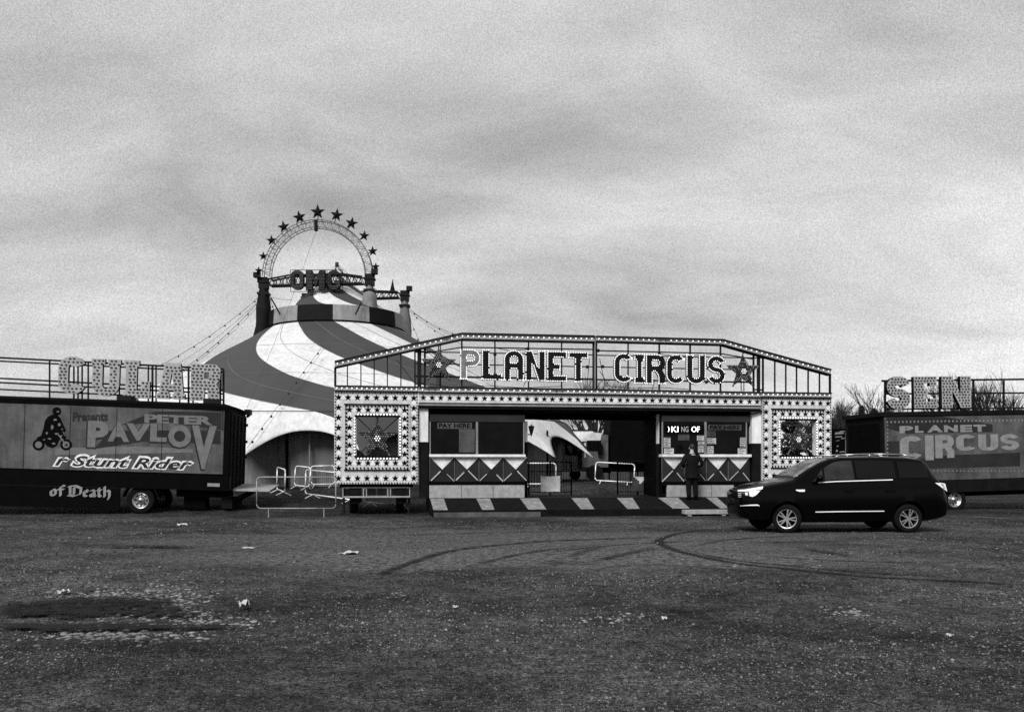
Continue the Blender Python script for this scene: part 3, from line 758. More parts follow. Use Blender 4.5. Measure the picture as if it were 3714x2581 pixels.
def star_panel(r, name):
    x0, z0, x1, z1 = r; W, H = x1 - x0, z1 - z0
    fx = lambda t: x0 + W * t
    fz = lambda t: z1 - H * t
    wx0, wx1, wz0, wz1 = fx(.262), fx(.762), fz(.70), fz(.275)
    mb = MB(); y = 0.0
    for q in (rct(x0, wz1, x1, z1), rct(x0, z0, x1, wz0), rct(x0, wz0, wx0, wz1), rct(wx1, wz0, x1, wz1)):
        mb.box(q[0][0], y, q[0][1], q[2][0], y + .22, q[2][1], 0)
    sr = W / 9 * .40
    # outer ring of 9 x 9 stars, inner ring of 7 x 7, each on white discs
    def ring(tx0, tx1, tz0, tz1, nx, nz, k):
        pts = []
        for i in range(nx):
            t_ = lerp(tx0, tx1, i / (nx - 1)); pts += [(t_, tz0), (t_, tz1)]
        for j in range(1, nz - 1):
            t_ = lerp(tz0, tz1, j / (nz - 1)); pts += [(tx0, t_), (tx1, t_)]
        for (a_, b_) in pts:
            mb.prism([star(fx(a_), fz(b_), sr * k)], y - .005, y + .003, 1)
        for i in range(nx - 1):
            t_ = lerp(tx0, tx1, (i + .5) / (nx - 1))
            for tz in (tz0, tz1): mb.prism([disc(fx(t_), fz(tz), sr * .62)], y - .003, y + .002, 2)
        for j in range(nz - 1):
            t_ = lerp(tz0, tz1, (j + .5) / (nz - 1))
            for tx in (tx0, tx1): mb.prism([disc(fx(tx), fz(t_), sr * .62)], y - .003, y + .002, 2)
    ring(.05, .95, .068, .94, 9, 9, 1.0)
    ring(.18, .838, .20, .775, 7, 7, .98)
    # raised inner border with bulb caps
    a0, a1, b0, b1 = fx(.115), fx(.90), fz(.855), fz(.135)
    tk = W * .012
    mb.box(a0, -.05, b1 - tk, a1, -.006, b1, 1); mb.box(a0, -.05, b0, a1, -.006, b0 + tk, 1)
    mb.box(a0, -.03, b0 + tk, a0 + tk, -.006, b1 - tk, 0); mb.box(a1 - tk, -.03, b0 + tk, a1, -.006, b1 - tk, 0)
    n_ = 18
    for k in range(n_):
        t_ = (k + .5) / n_
        xx = lerp(a0, a1, t_); zz = lerp(b0, b1, t_)
        for c in ((xx, b1 - tk * 2.4), (xx, b0 + tk * 2.4)): mb.sphere((c[0], -.02, c[1]), W * .011, 6, 4, 1)
        for c in ((a0 + tk * 2.2, zz), (a1 - tk * 2.2, zz)): mb.sphere((c[0], -.02, c[1]), W * .0125, 6, 4, 1)
    n_ = 30
    for k in range(n_):
        t_ = (k + .5) / n_
        for c in ((lerp(x0, x1, t_), z1 - .05), (lerp(x0, x1, t_), z0 + .03), (x0 + .035, lerp(z0, z1, t_)), (x1 - .035, lerp(z0, z1, t_))):
            mb.sphere((c[0], -.008, c[1]), .026, 5, 4, 1 + 2 * (k % 2))
    mb.box(x0, -.02, z0 - .025, x1, .2, z0 - .002, 1)
    p = mb.build("star_panel", [M['panel'], M['black'], M['white'], M['sleeve']], gate)
    # window frame with white bulbs
    mb = MB(); e = W * .02
    mb.box(wx0 - e, -.06, wz1 - .004, wx1 + e, -.006, wz1 + .05, 0); mb.box(wx0 - e, -.06, wz0 - .05, wx1 + e, -.006, wz0 + .004, 0)
    n_ = 13
    for k in range(n_):
        t_ = (k + .5) / n_
        for c in ((lerp(wx0, wx1, t_), wz1 + .075), (lerp(wx0, wx1, t_), wz0 - .075), (wx0 - .06, lerp(wz0, wz1, t_)), (wx1 + .06, lerp(wz0, wz1, t_))):
            wb = MB(); wb.sphere((c[0], -.025, c[1]), W * .0125, 7, 5, 0); wb.build("bulb", M['bulb'], p); mb.prism([disc(c[0], c[1], W * .019, 9)], -.012, -.004, 0)
    mb.build("window_frame", M['black'], p)
    mb = MB()
    mb.bar((wx0, .16, wz1), (wx1, .16, wz0), .03, .03); mb.bar((wx0, .19, wz0), (wx1, .19, wz1), .03, .03); mb.build("brace", M['iron'], p)
    ornament((wx0 + wx1) / 2, lerp(wz0, wz1, .45), W * .245, .04, p, lit=7)
    return p
def ornament(cx, cz, r, y, parent, lit=7, white=False):
    mb = MB(); c = star(cx, cz, r, 0, .40); nn = len(c)
    mb.add([(x, y, z) for x, z in c] + [(cx, y - r * .16, cz), (cx, y + .1, cz)], [(k, (k + 1) % nn, nn) for k in range(nn)] + [((k + 1) % nn, k, nn + 1) for k in range(nn)], 0)
    q = random.Random(int(cx * 100)); cand = []
    st = r * .115
    for i in range(-11, 12):
        for j in range(-11, 12):
            x, z = cx + (i + .5 * (j % 2)) * st, cz + j * st * .87
            if inside((x, z), [star(cx, cz, r * 1.02, 0, .42)]): cand.append((x, z))
    for x, z in cand:
        d = math.hypot(x - cx, z - cz); lt = d < st * 1.25 and lit
        yy = y - r * .16 * max(0, 1 - d / r * 1.2) - .02
        mb.sphere((x, yy, z), st * (.30 if lt else .48), 6, 4, 2 if lt else (1 if q.random() < (.6 if not white else .35) else 3))
    return mb.build("star_ornament", [M['dark'], M['cap'], M['bulb'], M['plow']], parent)
LP = g.rect(1212.5, 1419, 1516, 1754); RP = g.rect(2766, 1441, 3015.5, 1741)
star_panel(LP, 'l'); star_panel(RP, 'r')

M['trough'] = mat('trough_grey', 0.36, .6, var=.2, scale=4, streak=.3)
M['trough2'] = mat('trough_pale', 0.46, .6, var=.2, scale=4, streak=.3)
# crown outline: sloped and level bulb strips
def strip(name, pts_top, thick_px, nb, off=0.0, dead=()):
    """bulb trough following a pixel polyline (top edge), dark lips above and below"""
    mb = MB(); bl = MB()
    P0 = [gp(x, y, off) for x, y in pts_top]; P1 = [gp(x, y + thick_px, off) for x, y in pts_top]
    for (a, c, a2, c2) in zip(P0, P0[1:], P1, P1[1:]):
        def q(u0, u1, y0, y1, mi):
            vs = []
            for (p, p2) in ((a, a2), (c, c2)):
                for u in (u0, u1):
                    for yy in (y0, y1): s_ = p.lerp(p2, u); vs.append((s_.x, yy, s_.z))
            mb.add(vs, [(0, 4, 5, 1), (2, 3, 7, 6), (0, 2, 6, 4), (1, 5, 7, 3), (0, 1, 3, 2), (4, 6, 7, 5)], mi)
        q(0, .17, off - .10, off + .25, 0); q(.17, .80, off - .03, off + .22, 1); q(.80, 1.0, off - .07, off + .24, 0)
    L_ = [(p.lerp(p2, .47)) for p, p2 in zip(P0, P1)]; tot = sum((b_ - a_).length for a_, b_ in zip(L_, L_[1:]))
    for k in range(nb):
        d = tot * (k + .5) / nb
        for a_, b_ in zip(L_, L_[1:]):
            s_ = (b_ - a_).length
            if d <= s_: c = a_.lerp(b_, d / s_); break
            d -= s_
        bl.sphere((c.x, off - .05, c.z), .024, 6, 4, 1 if (k in dead) else 0)
    o = mb.build(name, [M['iron'], M['trough2'] if name.startswith('lower') else M['trough']], gate); bl.build("bulb_row", [M['bulb'], M['cap']], o)['kind'] = 'stuff'; return o
strip("crown_trough", [(1214, 1309), (1520, 1241), (1674, 1207), (2155, 1217)], 26, 48, dead=(20,))
strip("crown_trough", [(2161, 1218), (2620, 1230), (2753, 1268), (3012, 1339)], 22, 44, dead=(11, 12))
strip("lower_trough", [(1213, 1397), (1519, 1402)], 21, 17)
strip("lower_trough", [(1521, 1402), (2155, 1410), (2757, 1421)], 22, 58, dead=(1, 2, 22, 23))
strip("lower_trough", [(2759, 1421), (3014, 1424)], 20, 15)
mb = MB()
def post(px, y0, y1, wd, off=.1, mi=0):
    a, b_ = gp(px, y0, off), gp(px, y1, off); a.x = b_.x = (a.x + b_.x) / 2; mb.bar(a, b_, wd, .05, (0, 1, 0), mi)
def rail(x0, y0, x1, y1, wd=.035, off=.14): mb.bar(gp(x0, y0, off), gp(x1, y1, off), wd, .04)
crown_low = [(1214, 1335), (1520, 1267), (1674, 1234), (2155, 1243), (2620, 1252), (2753, 1290), (3012, 1360)]
low_top = [(1213, 1397), (1519, 1402), (2155, 1410), (2757, 1421), (3014, 1424)]
for px, wd in ((1216, .07), (1260, .035), (1309, .035), (1357, .035), (1405, .035), (1454, .035), (1505, .05), (1521, .13), (1541, .07), (1598, .03), (1675, .05), (1795, .045), (1917, .04), (2037, .04), (2152, .06), (2278, .04), (2391, .05), (2503, .05), (2613, .05), (2733, .06), (2751, .11), (2767, .06), (2810, .04), (2850, .04), (2889, .04), (2931, .04), (2972, .04), (3010, .07)):
    post(px, interp(crown_low, px) - 1, interp(low_top, px) + 1, wd)
post(2163, 1243, 1410, .05)
for (x0, y0, x1, y1, wd) in ((1675, 1259, 2152, 1267, .04), (1541, 1281, 1675, 1259, .035), (1508, 1275, 2152, 1287, .035), (1508, 1318, 2152, 1330, .035), (1508, 1364, 2152, 1375, .06), (1508, 1391, 1541, 1391, .05), (1508, 1275, 1541, 1275, .06),
                             (2165, 1271, 2613, 1282, .04), (2613, 1282, 2733, 1302, .035), (2165, 1288, 2767, 1298, .035), (2165, 1330, 2735, 1341, .035), (2165, 1376, 2735, 1386, .05), (2730, 1412, 2770, 1414, .05)):
    rail(x0, y0, x1, y1, wd)
for (x0, y0, x1, y1) in ((1440, 1305, 1505, 1392), (1545, 1268, 1598, 1320), (1590, 1350, 1592, 1400), (2375, 1376, 2366, 1412), (1908, 1378, 1898, 1403), (2138, 1300, 2128, 1408), (2175, 1300, 2195, 1398)):
    mb.bar(gp(x0, y0, .17), gp(x1, y1, .17), .018, .02)
for (pts) in (((1560, 1392), (1640, 1404), (1760, 1398), (1900, 1406), (2040, 1400)), ((2175, 1345), (2210, 1400), (2300, 1408), (2400, 1405), (2500, 1412)), ((1800, 1262), (1850, 1272), (1915, 1266)), ((2391, 1282), (2450, 1292), (2562, 1286))):
    mb.path([gp(px, py, .16) for px, py in pts], .011, 4)
mb.build("crown_lattice", M['iron'], gate)
mb = MB(); a_, b_ = gp(2157.5, 1218, 0), gp(2157.5, 1408, 0); mb.bar(a_, b_, .03, .12); mb.build("joint_strip", M['grey'], gate)
mb = MB()
for px, py in ((1795, 1285), (1915, 1264), (2170, 1271), (2391, 1279), (2562, 1385), (2130, 1330), (2186, 1329)):
    c = gp(px, py, .08); mb.sphere(c, .06, 8, 6)
mb.bar(gp(2128, 1330, .06), gp(2190, 1329, .06), .03, .03); mb.build("clamp", M['iron'], gate)
# letters
LET = (('P', 1668.5, 1266, 1743, 1376, .30), ('L', 1747, 1268, 1822, 1378, .30), ('A', 1827, 1269, 1901, 1380, .30), ('N', 1905, 1271, 1979, 1382, .31), ('E', 1984, 1273, 2057, 1384, .30), ('T', 2061, 1276, 2134, 1386, .30),
       ('C', 2226, 1280, 2297, 1388, .30), ('I', 2300, 1282, 2339, 1391, .30), ('R', 2342, 1284, 2413, 1393, .31), ('C', 2416, 1284, 2486, 1393, .30), ('U', 2489, 1285, 2560, 1394, .31), ('S', 2564, 1288, 2632, 1393, .30))
M['lface'] = mat('letter_face_black', 0.008, .7, spec=.08, var=.5, scale=4)
M['lfacep'] = mat('letter_face_faded', 0.14, .7, var=.5, scale=5)
for i, (ch, a, b1, c, d, tx) in enumerate(LET):
    off = -.02; r = g.rect(a, b1, c, d, off); cs_ = fit(glyph(ch, tx + .05, .215), r)
    mb = MB(); mb.prism(cs_, off, off + .1, 0, 2)
    o = mb.build("letter", [M['lfacep'] if i == 0 else M['lface'], M['white'], M['grey']], gate, label="faded pale letter P" if i == 0 else None)
    bl = MB(); bulbs(bl, edge_points(cs_, .058, .022), off - .010, .0185)
    if i == 8: # right half of the R has lost its bulbs
        xm = lerp(r[0], r[2], .78); bl = MB(); bulbs(bl, [p for p in edge_points(cs_, .058, .022) if p[0] < xm or p[1] < lerp(r[1], r[3], .06)], off - .010, .0185)
    if len(bl.v) and i != 8:
        bl = MB(); rb = random.Random(i); bulbs(bl, [p for p in edge_points(cs_, .058, .022) if rb.random() > .06], off - .010, .0185)
    bl.build("letter_bulbs", M['bulb'], o)['kind'] = 'stuff'
for (px, py, r) in ((1591, 1324, 67), (2694, 1347, 66)):
    c = gp(px, py, -.02); ornament(c.x, c.z, r / F * (28.9 if px < 2000 else 30.3), -.02, gate, lit=7 if px > 2000 else 3, white=px < 2000)
    mb = MB()
    for dx in (-6, 4): mb.bar(gp(px + dx, py + 25, .03), gp(px + dx, 1400 if px < 2000 else 1418, .03), .025, .025)
    mb.build("star_stay", M['iron'], gate)
# fascia with painted stars
A0, A1, B0, B1 = gp(1519, 1424), gp(2759, 1443), gp(1519, 1459), gp(2759, 1470)
mb = MB()
def quadbox(a, b_, c, d, y0, y1, mi):    # a,b top edge; c,d bottom edge (left, right)
    vs = [(p.x, yy, p.z) for p in (c, d, b_, a) for yy in (y0, y1)]
    mb.add(vs, [(0, 2, 4, 6), (7, 5, 3, 1), (0, 1, 3, 2), (2, 3, 5, 4), (4, 5, 7, 6), (6, 7, 1, 0)], mi)
quadbox(A0, A1, B0, B1, .0, .16, 0)
for k in range(41):
    t_ = (k + .55 + random.uniform(-.06, .06)) / 41; c = A0.lerp(A1, t_).lerp(B0.lerp(B1, t_), .5)
    mb.prism([star(c.x, c.z, .108)], -.005, .003, 1)
    t2 = (k + 1.05) / 41; c = A0.lerp(A1, t2).lerp(B0.lerp(B1, t2), .55)
    if k < 40: mb.prism([disc(c.x, c.z, .075)], -.003, .002, 2)
mb.build("star_fascia", [M['panel'], M['black'], M['white']], gate)
mb = MB()
C0, C1 = gp(1519, 1464), gp(2759, 1475); E0, E1 = gp(1519, 1470), gp(2759, 1482); G0, G1 = gp(1519, 1480), gp(2759, 1492)
quadbox(B0, B1, C0, C1, .03, .3, 0); quadbox(C0, C1, E0, E1, -.03, .3, 1); quadbox(E0, E1, G0, G1, .02, .3, 0)  # dark strip just below the fascia paints in its shadow gap
T0, T1 = gp(1521, 1415), gp(2757, 1432)
quadbox(T0, T1, A0, A1, .05, .25, 0)
mb.build("ledge_and_shadow_gap", [M['dark'], M['grey']], gate)
mb = MB()
zs = g.at(1519, 1478)[1]; xl, xr = g.at(1519, 1478)[0], g.at(2760, 1480)[0]
mb.box(xl, .3, zs + .0, xr, 3.0, zs + .12)                    # roof
p0, p1 = gp(1900, 1478, 2.9), gp(2760, 1527, 2.9)
mb.box(xl, 2.9, p1.z, xr, 3.0, zs)                            # hanging board at the back
mb.build("gate_roof", M['black'], gate)
# pillars, pale above and dark below
for (x0, x1, y0, ym, y1, off) in ((1521, 1553, 1480, 1602, 1806, .12), (1900, 1914, 1527, 1602, 1806, .5), (2389, 2401, 1502, 1608, 1806, .5), (2728, 2760, 1492, 1607, 1806, .12)):
    xa, z1_, xb, z2_ = g.rect(x0, y0, x1, ym, off); z0_ = g.at(x0, y1, off)[1]; mb = MB()
    mb.box(xa, off, z1_, xb, off + .3, z2_, 0); mb.box(xa, off + .005, max(.02, z0_), xb, off + .3, z1_ - .003, 1); mb.build("pillar", [M['white'], M['dark']], gate)
mb = MB(); mb.bar(gp(2722, 1503, .05), gp(2775, 1487, .05), .05, .05); mb.build("corner_bracket", M['iron'], gate)
# deck behind the ramp
mb = MB(); xa, xb = g.at(1557, 1800, 0)[0], g.at(2765, 1800, 0)[0]
mb.box(xa, -.02, 0.02, xb, 3.0, DECK - .004); mb.build("deck_platform", M['dark'], gate)
# trailers that carry the star panels: bumper, lamps, wheels
for (r, dz) in ((LP, 0), (RP, 0)):
    mb = MB(); x0, x1 = r[0] + .25, r[2] - .25
    mb.box(x0 - .1, .25, r[1] - .12, x1 + .1, 2.4, r[1] - .03, 1)
    for k in range(2): mb.box(lerp(x0, x1, .1 + .7 * k), .3, .35, lerp(x0, x1, .25 + .7 * k), 2.3, r[1] - .12, 1)
    mb.box(x0, .1, .56, x1, .2, .61, 0); mb.box(x0, .1, .87, x1, .2, .90, 0)
    for t_ in (0, .30, .345, .66, .70, .985): mb.box(lerp(x0, x1, t_), .1, .61, lerp(x0, x1, t_) + .03, .2, .87, 0)
    for (t0, t1) in ((.03, .28), (.37, .49), (.52, .64), (.73, .96)): mb.box(lerp(x0, x1, t0), .12, .64, lerp(x0, x1, t1), .2, .84, 1)
    mb.build("trailer_bumper", [M['concrete'], M['dark']], gate)
    for xx in (x0 + .2, x1 - .45):
        mb = MB(); mb.tube((xx, 1.2, .42), (xx + .26, 1.2, .42), .42, 18); mb.build("wheel", M['rubber'], gate)
    for xx in (x0 + .0, x1 - .06):
        mb = MB(); mb.tube((xx + .03, .35, .03), (xx + .03, .35, r[1] - .12), .045, 8); mb.box(xx - .1, .22, 0.0, xx + .16, .48, .03); mb.build("jack_leg", M['iron'], gate)

# ---------------------------------------------------------------- ramp
ramp = thing("entrance_ramp", "low dark ramp with slanted pale stripes along the gate front", "ramp", GM)
BK, FR_ = -.03, -1.55
bl_, br_ = gp(1557, 1807, BK), gp(2668, 1804, BK)
zf = g.at(1700, 1850, FR_)[1]
fl_, fr_ = gp(1571, 1850, FR_), gp(2668, 1845, FR_)
zb_ = DECK
mb = MB()
vs = [(fl_.x, FR_, 0.0), (fr_.x, FR_, 0.0), (br_.x, BK, 0.0), (bl_.x, BK, 0.0), (fl_.x, FR_, zf), (fr_.x, FR_, zf), (br_.x, BK, zb_), (bl_.x, BK, zb_)]
mb.add(vs, [(3, 2, 1, 0), (4, 5, 6, 7), (0, 1, 5, 4), (1, 2, 6, 5), (2, 3, 7, 6), (3, 0, 4, 7)])
M['rampm'] = mat('ramp_board', 0.006, .85, var=.4, scale=4, fine=.3, spec=.06)
mb.build("ramp_board", M['rampm'], ramp)
mb = MB()
def onramp(t_, px, py):   # t_ 0 back, 1 front
    off = lerp(BK, FR_, t_); x = g.at(px, py, off)[0]; return (x, off, lerp(zb_, zf, t_) + .005)
for (a, b1, c, d) in ((1560, 1610, 1572, 1624), (1727, 1777, 1749, 1794), (1886, 1954, 1916, 1982), (2072, 2130, 2107, 2156), (2237, 2294, 2275, 2321), (2386, 2459, 2441, 2502), (2560, 2600, 2612, 2645)):
    mb.add([onramp(.04, a, 1809), onramp(.04, b1, 1809), onramp(.97, d, 1847), onramp(.97, c, 1847)], [(3, 2, 1, 0)])
mb.build("stripe", M['stripe'], ramp)
mb = MB(); mb.box(fl_.x + .02, FR_ - .05, 0, g.at(1960, 1860, FR_)[0], FR_ - .004, zf * .72); mb.build("kick_board", M['pgrey'], ramp)
sa, sb = g.at(2483, 1858, -1.9), g.at(2642, 1858, -1.9)
mb = MB(); mb.box(sa[0], -1.95, .06, sb[0], -1.62, .19); mb.box(sa[0] + .1, -1.93, 0, sa[0] + .22, -1.64, .06); mb.box(sb[0] - .22, -1.93, 0, sb[0] - .1, -1.64, .06)
o = mb.build("step_block", M['concrete']); o.matrix_world = GM; tag(o, "pale low step block in front of the ramp beside the car nose", "step")

# ---------------------------------------------------------------- ticket booths
def booth(x0, x1, label, windows, skirt_x, off=.18):
    bt = thing("ticket_booth", label, "ticket booth", GM, "ticket booths of the entrance")
    r = g.rect(x0, 1500, x1, 1528, off); xa, xb = r[0], r[2]
    zt = zs - .01; zh = g.at(x0, 1528, off)[1]; zsill = g.at(x0, 1646, off)[1]; zp1 = g.at(x0, 1657, off)[1]; zp0 = g.at(x0, 1746, off)[1]; zk1 = g.at(x0, 1759, off)[1]
    mb = MB(); dp = off + 2.2
    zm = lerp(zh, zt, .55)
    mb.box(xa, off + .04, zm, xb, off + .1, zt, 1); mb.box(xa, off, zh, xb, off + .1, zm - .002, 0)
    mb.box(xa, off + .12, DECK + .02, xa + .06, dp, zt, 1); mb.box(xb - .06, off + .12, DECK + .02, xb, dp, zt, 1)
    mb.box(xa + .06, dp - .06, DECK + .02, xb - .06, dp, zt, 1); mb.box(xa + .06, off + .12, zt - .06, xb - .06, dp - .06, zt, 1)
    mb.box(xa, off, zp0 - .14, xb, off + .1, zp0 - .005, 1)
    mb.build("booth_wall", [M['pdark'], M['black']], bt)
    mb = MB(); mb.box(xa - .02, off - .14, zp1 + .01, xb, off + .3, zsill - .005); mb.build("counter", M['white'], bt)
    for (wx0, wx1) in windows:
        ra = g.rect(wx0, 1529, wx1, 1646, off); f_ = .035
        mb = MB()
        mb.box(ra[0] - f_, off + .0, zsill, ra[0], off + .08, zh - .003); mb.box(ra[2], off + .0, zsill, ra[2] + f_, off + .08, zh - .003)
        fr = mb.build("window_frame", M['grey'], bt)
        mb = MB(); mb.box(ra[0] + .001, off + .04, zsill + .001, ra[2] - .001, off + .05, zh - .005); mb.build("pane", M['glass'], fr)
    # stamped panel of four square studs whose pale top facets paint the sky's reflection
    mb = MB(); nst = 4 if x0 < 2000 else 4; px0, px1 = xa, xb + (.08 if x0 < 2000 else 0)
    wst = (px1 - px0) / nst
    mb.box(px0, off + .02, zp0, px1, off + .1, zp1, 0)
    rnd = random.Random(int(x0))
    for k in range(nst):
        a_, c_ = px0 + wst * k, px0 + wst * (k + 1); m_ = (a_ + c_) / 2; zm_ = (zp0 + zp1) / 2
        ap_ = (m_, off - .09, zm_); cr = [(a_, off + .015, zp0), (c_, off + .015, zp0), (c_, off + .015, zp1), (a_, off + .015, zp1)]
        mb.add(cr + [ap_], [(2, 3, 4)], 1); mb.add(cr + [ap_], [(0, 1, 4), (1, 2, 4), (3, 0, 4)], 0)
        for (i, j) in ((0, .35), (1, .3)):         # highlights painted along the folded edges
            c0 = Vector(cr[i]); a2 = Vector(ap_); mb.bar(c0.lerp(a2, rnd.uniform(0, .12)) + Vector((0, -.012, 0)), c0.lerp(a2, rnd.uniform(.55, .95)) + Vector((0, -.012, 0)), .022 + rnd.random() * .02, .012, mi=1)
        mb.bar((a_, off - .0, zp0 + .02), (a_, off - .0, zp1 - .02), .015, .02, mi=2)
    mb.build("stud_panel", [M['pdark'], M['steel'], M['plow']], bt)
    mb = MB(); rs_ = g.rect(skirt_x[0], 1760, skirt_x[1], 1805, off); mb.box(rs_[0], off - .03, DECK + .002, rs_[2], off + .08, zk1)
    for k in range(1, 3): mb.box(lerp(rs_[0], rs_[2], k / 3) - .006, off - .034, DECK + .01, lerp(rs_[0], rs_[2], k / 3) + .006, off - .03, zk1 - .01, 1)
    mb.build("skirting", [M['concrete'], M['dark']], bt)
    return bt
M['steel'] = mat('pale_paint_stud_sheen', 0.55, .35, metal=.2, var=.3, scale=5)  # paints the studs' sky reflection; plain pale paint on the cab roof
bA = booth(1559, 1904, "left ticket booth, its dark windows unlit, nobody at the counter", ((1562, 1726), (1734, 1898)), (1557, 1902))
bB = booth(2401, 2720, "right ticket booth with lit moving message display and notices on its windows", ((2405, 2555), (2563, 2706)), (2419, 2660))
offn = .18 + .032
def notice(parent, x0, y0, x1, y1, m='note', name="notice", lines=True):
    r = g.rect(x0, y0, x1, y1, offn); mb = MB(); mb.box(r[0], offn, r[1], r[2], offn + .006, r[3], 0)
    if lines:
        k = max(2, int((r[3] - r[1]) / .055))
        for i in range(k):
            z = lerp(r[1], r[3], (i + .5) / k); mb.box(lerp(r[0], r[2], .1), offn - .003, z - .008, lerp(r[0], r[2], random.uniform(.6, .92)), offn, z + .008, 1)
    return mb.build(name, [M[m], M['dark']], parent)
def paysign(parent, x0, x1, y0, y1, back, front):
    r = g.rect(x0, y0, x1, y1, offn); mb = MB(); mb.box(r[0] - .05, offn, r[1] - .03, r[2] + .05, offn + .006, r[3] + .03, 0)
    put_text(mb, "PAY HERE", r, offn - .004, 1, bold=.03); return mb.build("pay_sign", [M[back], M[front]], parent)
paysign(bA, 1592, 1706, 1535, 1551, 'pgrey', 'black'); paysign(bB, 2574, 2684, 1543, 1556, 'pgrey', 'black')
notice(bA, 1665, 1556, 1722, 1640, 'pgrey', lines=False); 
notice(bB, 2407, 1586, 2432, 1622); notice(bB, 2409, 1625, 2444, 1645, 'paper', "poster"); notice(bB, 2459, 1570, 2500, 1596, 'pgrey', lines=False)
notice(bB, 2528, 1579, 2553, 1597, 'paper'); notice(bB, 2532, 1600, 2554, 1612); notice(bB, 2532, 1615, 2552, 1640)
notice(bB, 2565, 1562, 2596, 1584, 'pgrey'); notice(bB, 2565, 1588, 2597, 1609); notice(bB, 2566, 1617, 2588, 1645)
notice(bB, 2684, 1586, 2705, 1620); notice(bB, 2676, 1625, 2707, 1646, 'paper', "poster")
r = g.rect(2412, 1540, 2552, 1570, offn); mb = MB(); mb.box(r[0], offn - .06, r[1], r[2], offn, r[3])
ledb = mb.build("message_display", M['black'], bB)
for (tx, x0, x1, m) in ((")", 2422, 2428, 'led'), ("KI", 2435, 2460, 'led'), ("NG", 2471, 2497, 'leddim'), ("OF", 2508, 2538, 'led')):
    mb = MB(); put_text(mb, tx, g.rect(x0, 1546, x1, 1566, offn - .07), offn - .074, 0, bold=.008); mb.build("display_text", M[m], ledb)
# carriage lantern on the left booth corner
c = gp(1927, 1556, .55); mb = MB()
def ringpoly(mb, c, prof, n=6, mi=0):
    b0 = len(mb.v)
    for r_, dz in prof:
        for k in range(n): mb.v.append((c.x + r_ * math.cos(2 * math.pi * k / n), c.y + r_ * math.sin(2 * math.pi * k / n), c.z + dz))
    for j in range(len(prof) - 1):
        for k in range(n): mb.f.append([b0 + j * n + k, b0 + j * n + (k + 1) % n, b0 + (j + 1) * n + (k + 1) % n, b0 + (j + 1) * n + k]); mb.m.append(mi)
ringpoly(mb, c, [(.01, .19), (.02, .13), (.1, .1), (.1, .07), (.05, -.14), (.02, -.2), (.01, -.25)]); mb.tube((c.x, c.y, c.z - .18), gp(1908, 1575, .6), .02)
mb.build("carriage_lantern", M['iron'], bA)

# fence of dark mesh with cloth sheets behind the passage
def mesh_fence(x0, x1, label, off=2.6):
    f_ = thing("mesh_fence", label, "fence", GM, "dark mesh fences in the passage"); z0 = DECK
    ra = g.rect(x0, 1672, x1, 1790, off); zt = ra[3]; zm = g.at(x0, 1709, off)[1]; mb = MB()
    for xx in (ra[0], (ra[0] + ra[2]) / 2, ra[2]): mb.bar((xx, off, z0), (xx, off, zt), .05, .05)
    mb.build("fence_post", M['black'], f_); mb = MB()
    for z in (zt - .02, zm, z0 + .12): mb.bar((ra[0], off - .03, z), (ra[2], off - .03, z), .03, .03)
    k = 16
    for i in range(1, k): mb.bar((lerp(ra[0], ra[2], i / k), off - .05, z0 + .12), (lerp(ra[0], ra[2], i / k), off - .05, zt - .02), .012, .012)
    mb.build("fence_bars", M['black'], f_); return f_
mesh_fence(1918, 2072, "dark barred fence by the left booth, pale sheet tied on it"); mesh_fence(2240, 2385, "dark barred fence by the right booth, dark sheet with painted pale triangle on it")
def sheet(x0, y0, x1, y1, label, tri):
    off = 2.5; r = g.rect(x0, y0, x1, y1, off); mb = MB(); nx = nz = 10; vs = []
    for j in range(nz + 1):
        for i in range(nx + 1):
            u, v = i / nx, j / nz
            vs.append((lerp(r[0], r[2], u), off - .02 - .03 * math.sin(u * 5 + v * 4) * math.sin(v * 3.1) - (.08 * (1 - abs(2 * u - 1)) * (1 - abs(2 * v - 1)) if tri else .02 * random.random()), lerp(r[1], r[3], v) - .03 * math.sin(u * math.pi) * (v > .9)))
    for j in range(nz):
        for i in range(nx):
            u, v = (i + .5) / nx, (j + .5) / nz
            k_ = 0 if not tri else (0 if v - .5 > abs(u - .5) else 1)  # upper triangle pale, the same painted sky reflection as the studs
            b0 = j * (nx + 1) + i; mb.f.append([b0, b0 + 1, b0 + nx + 2, b0 + nx + 1]); mb.m.append(k_)
    mb.v = vs; o = mb.build("cloth_sheet", [M['cloth' + 'w'], M['pgrey']], smooth=not tri); o.matrix_world = GM; tag(o, label, "sheet", "sheets tied to the passage fences")
sheet(1960, 1724, 2031, 1782, "creased pale sheet tied to the fence beside the left booth", False)
sheet(2291, 1725, 2357, 1781, "dark sheet with sky reflection painted as a pale triangle on the right passage fence", True)

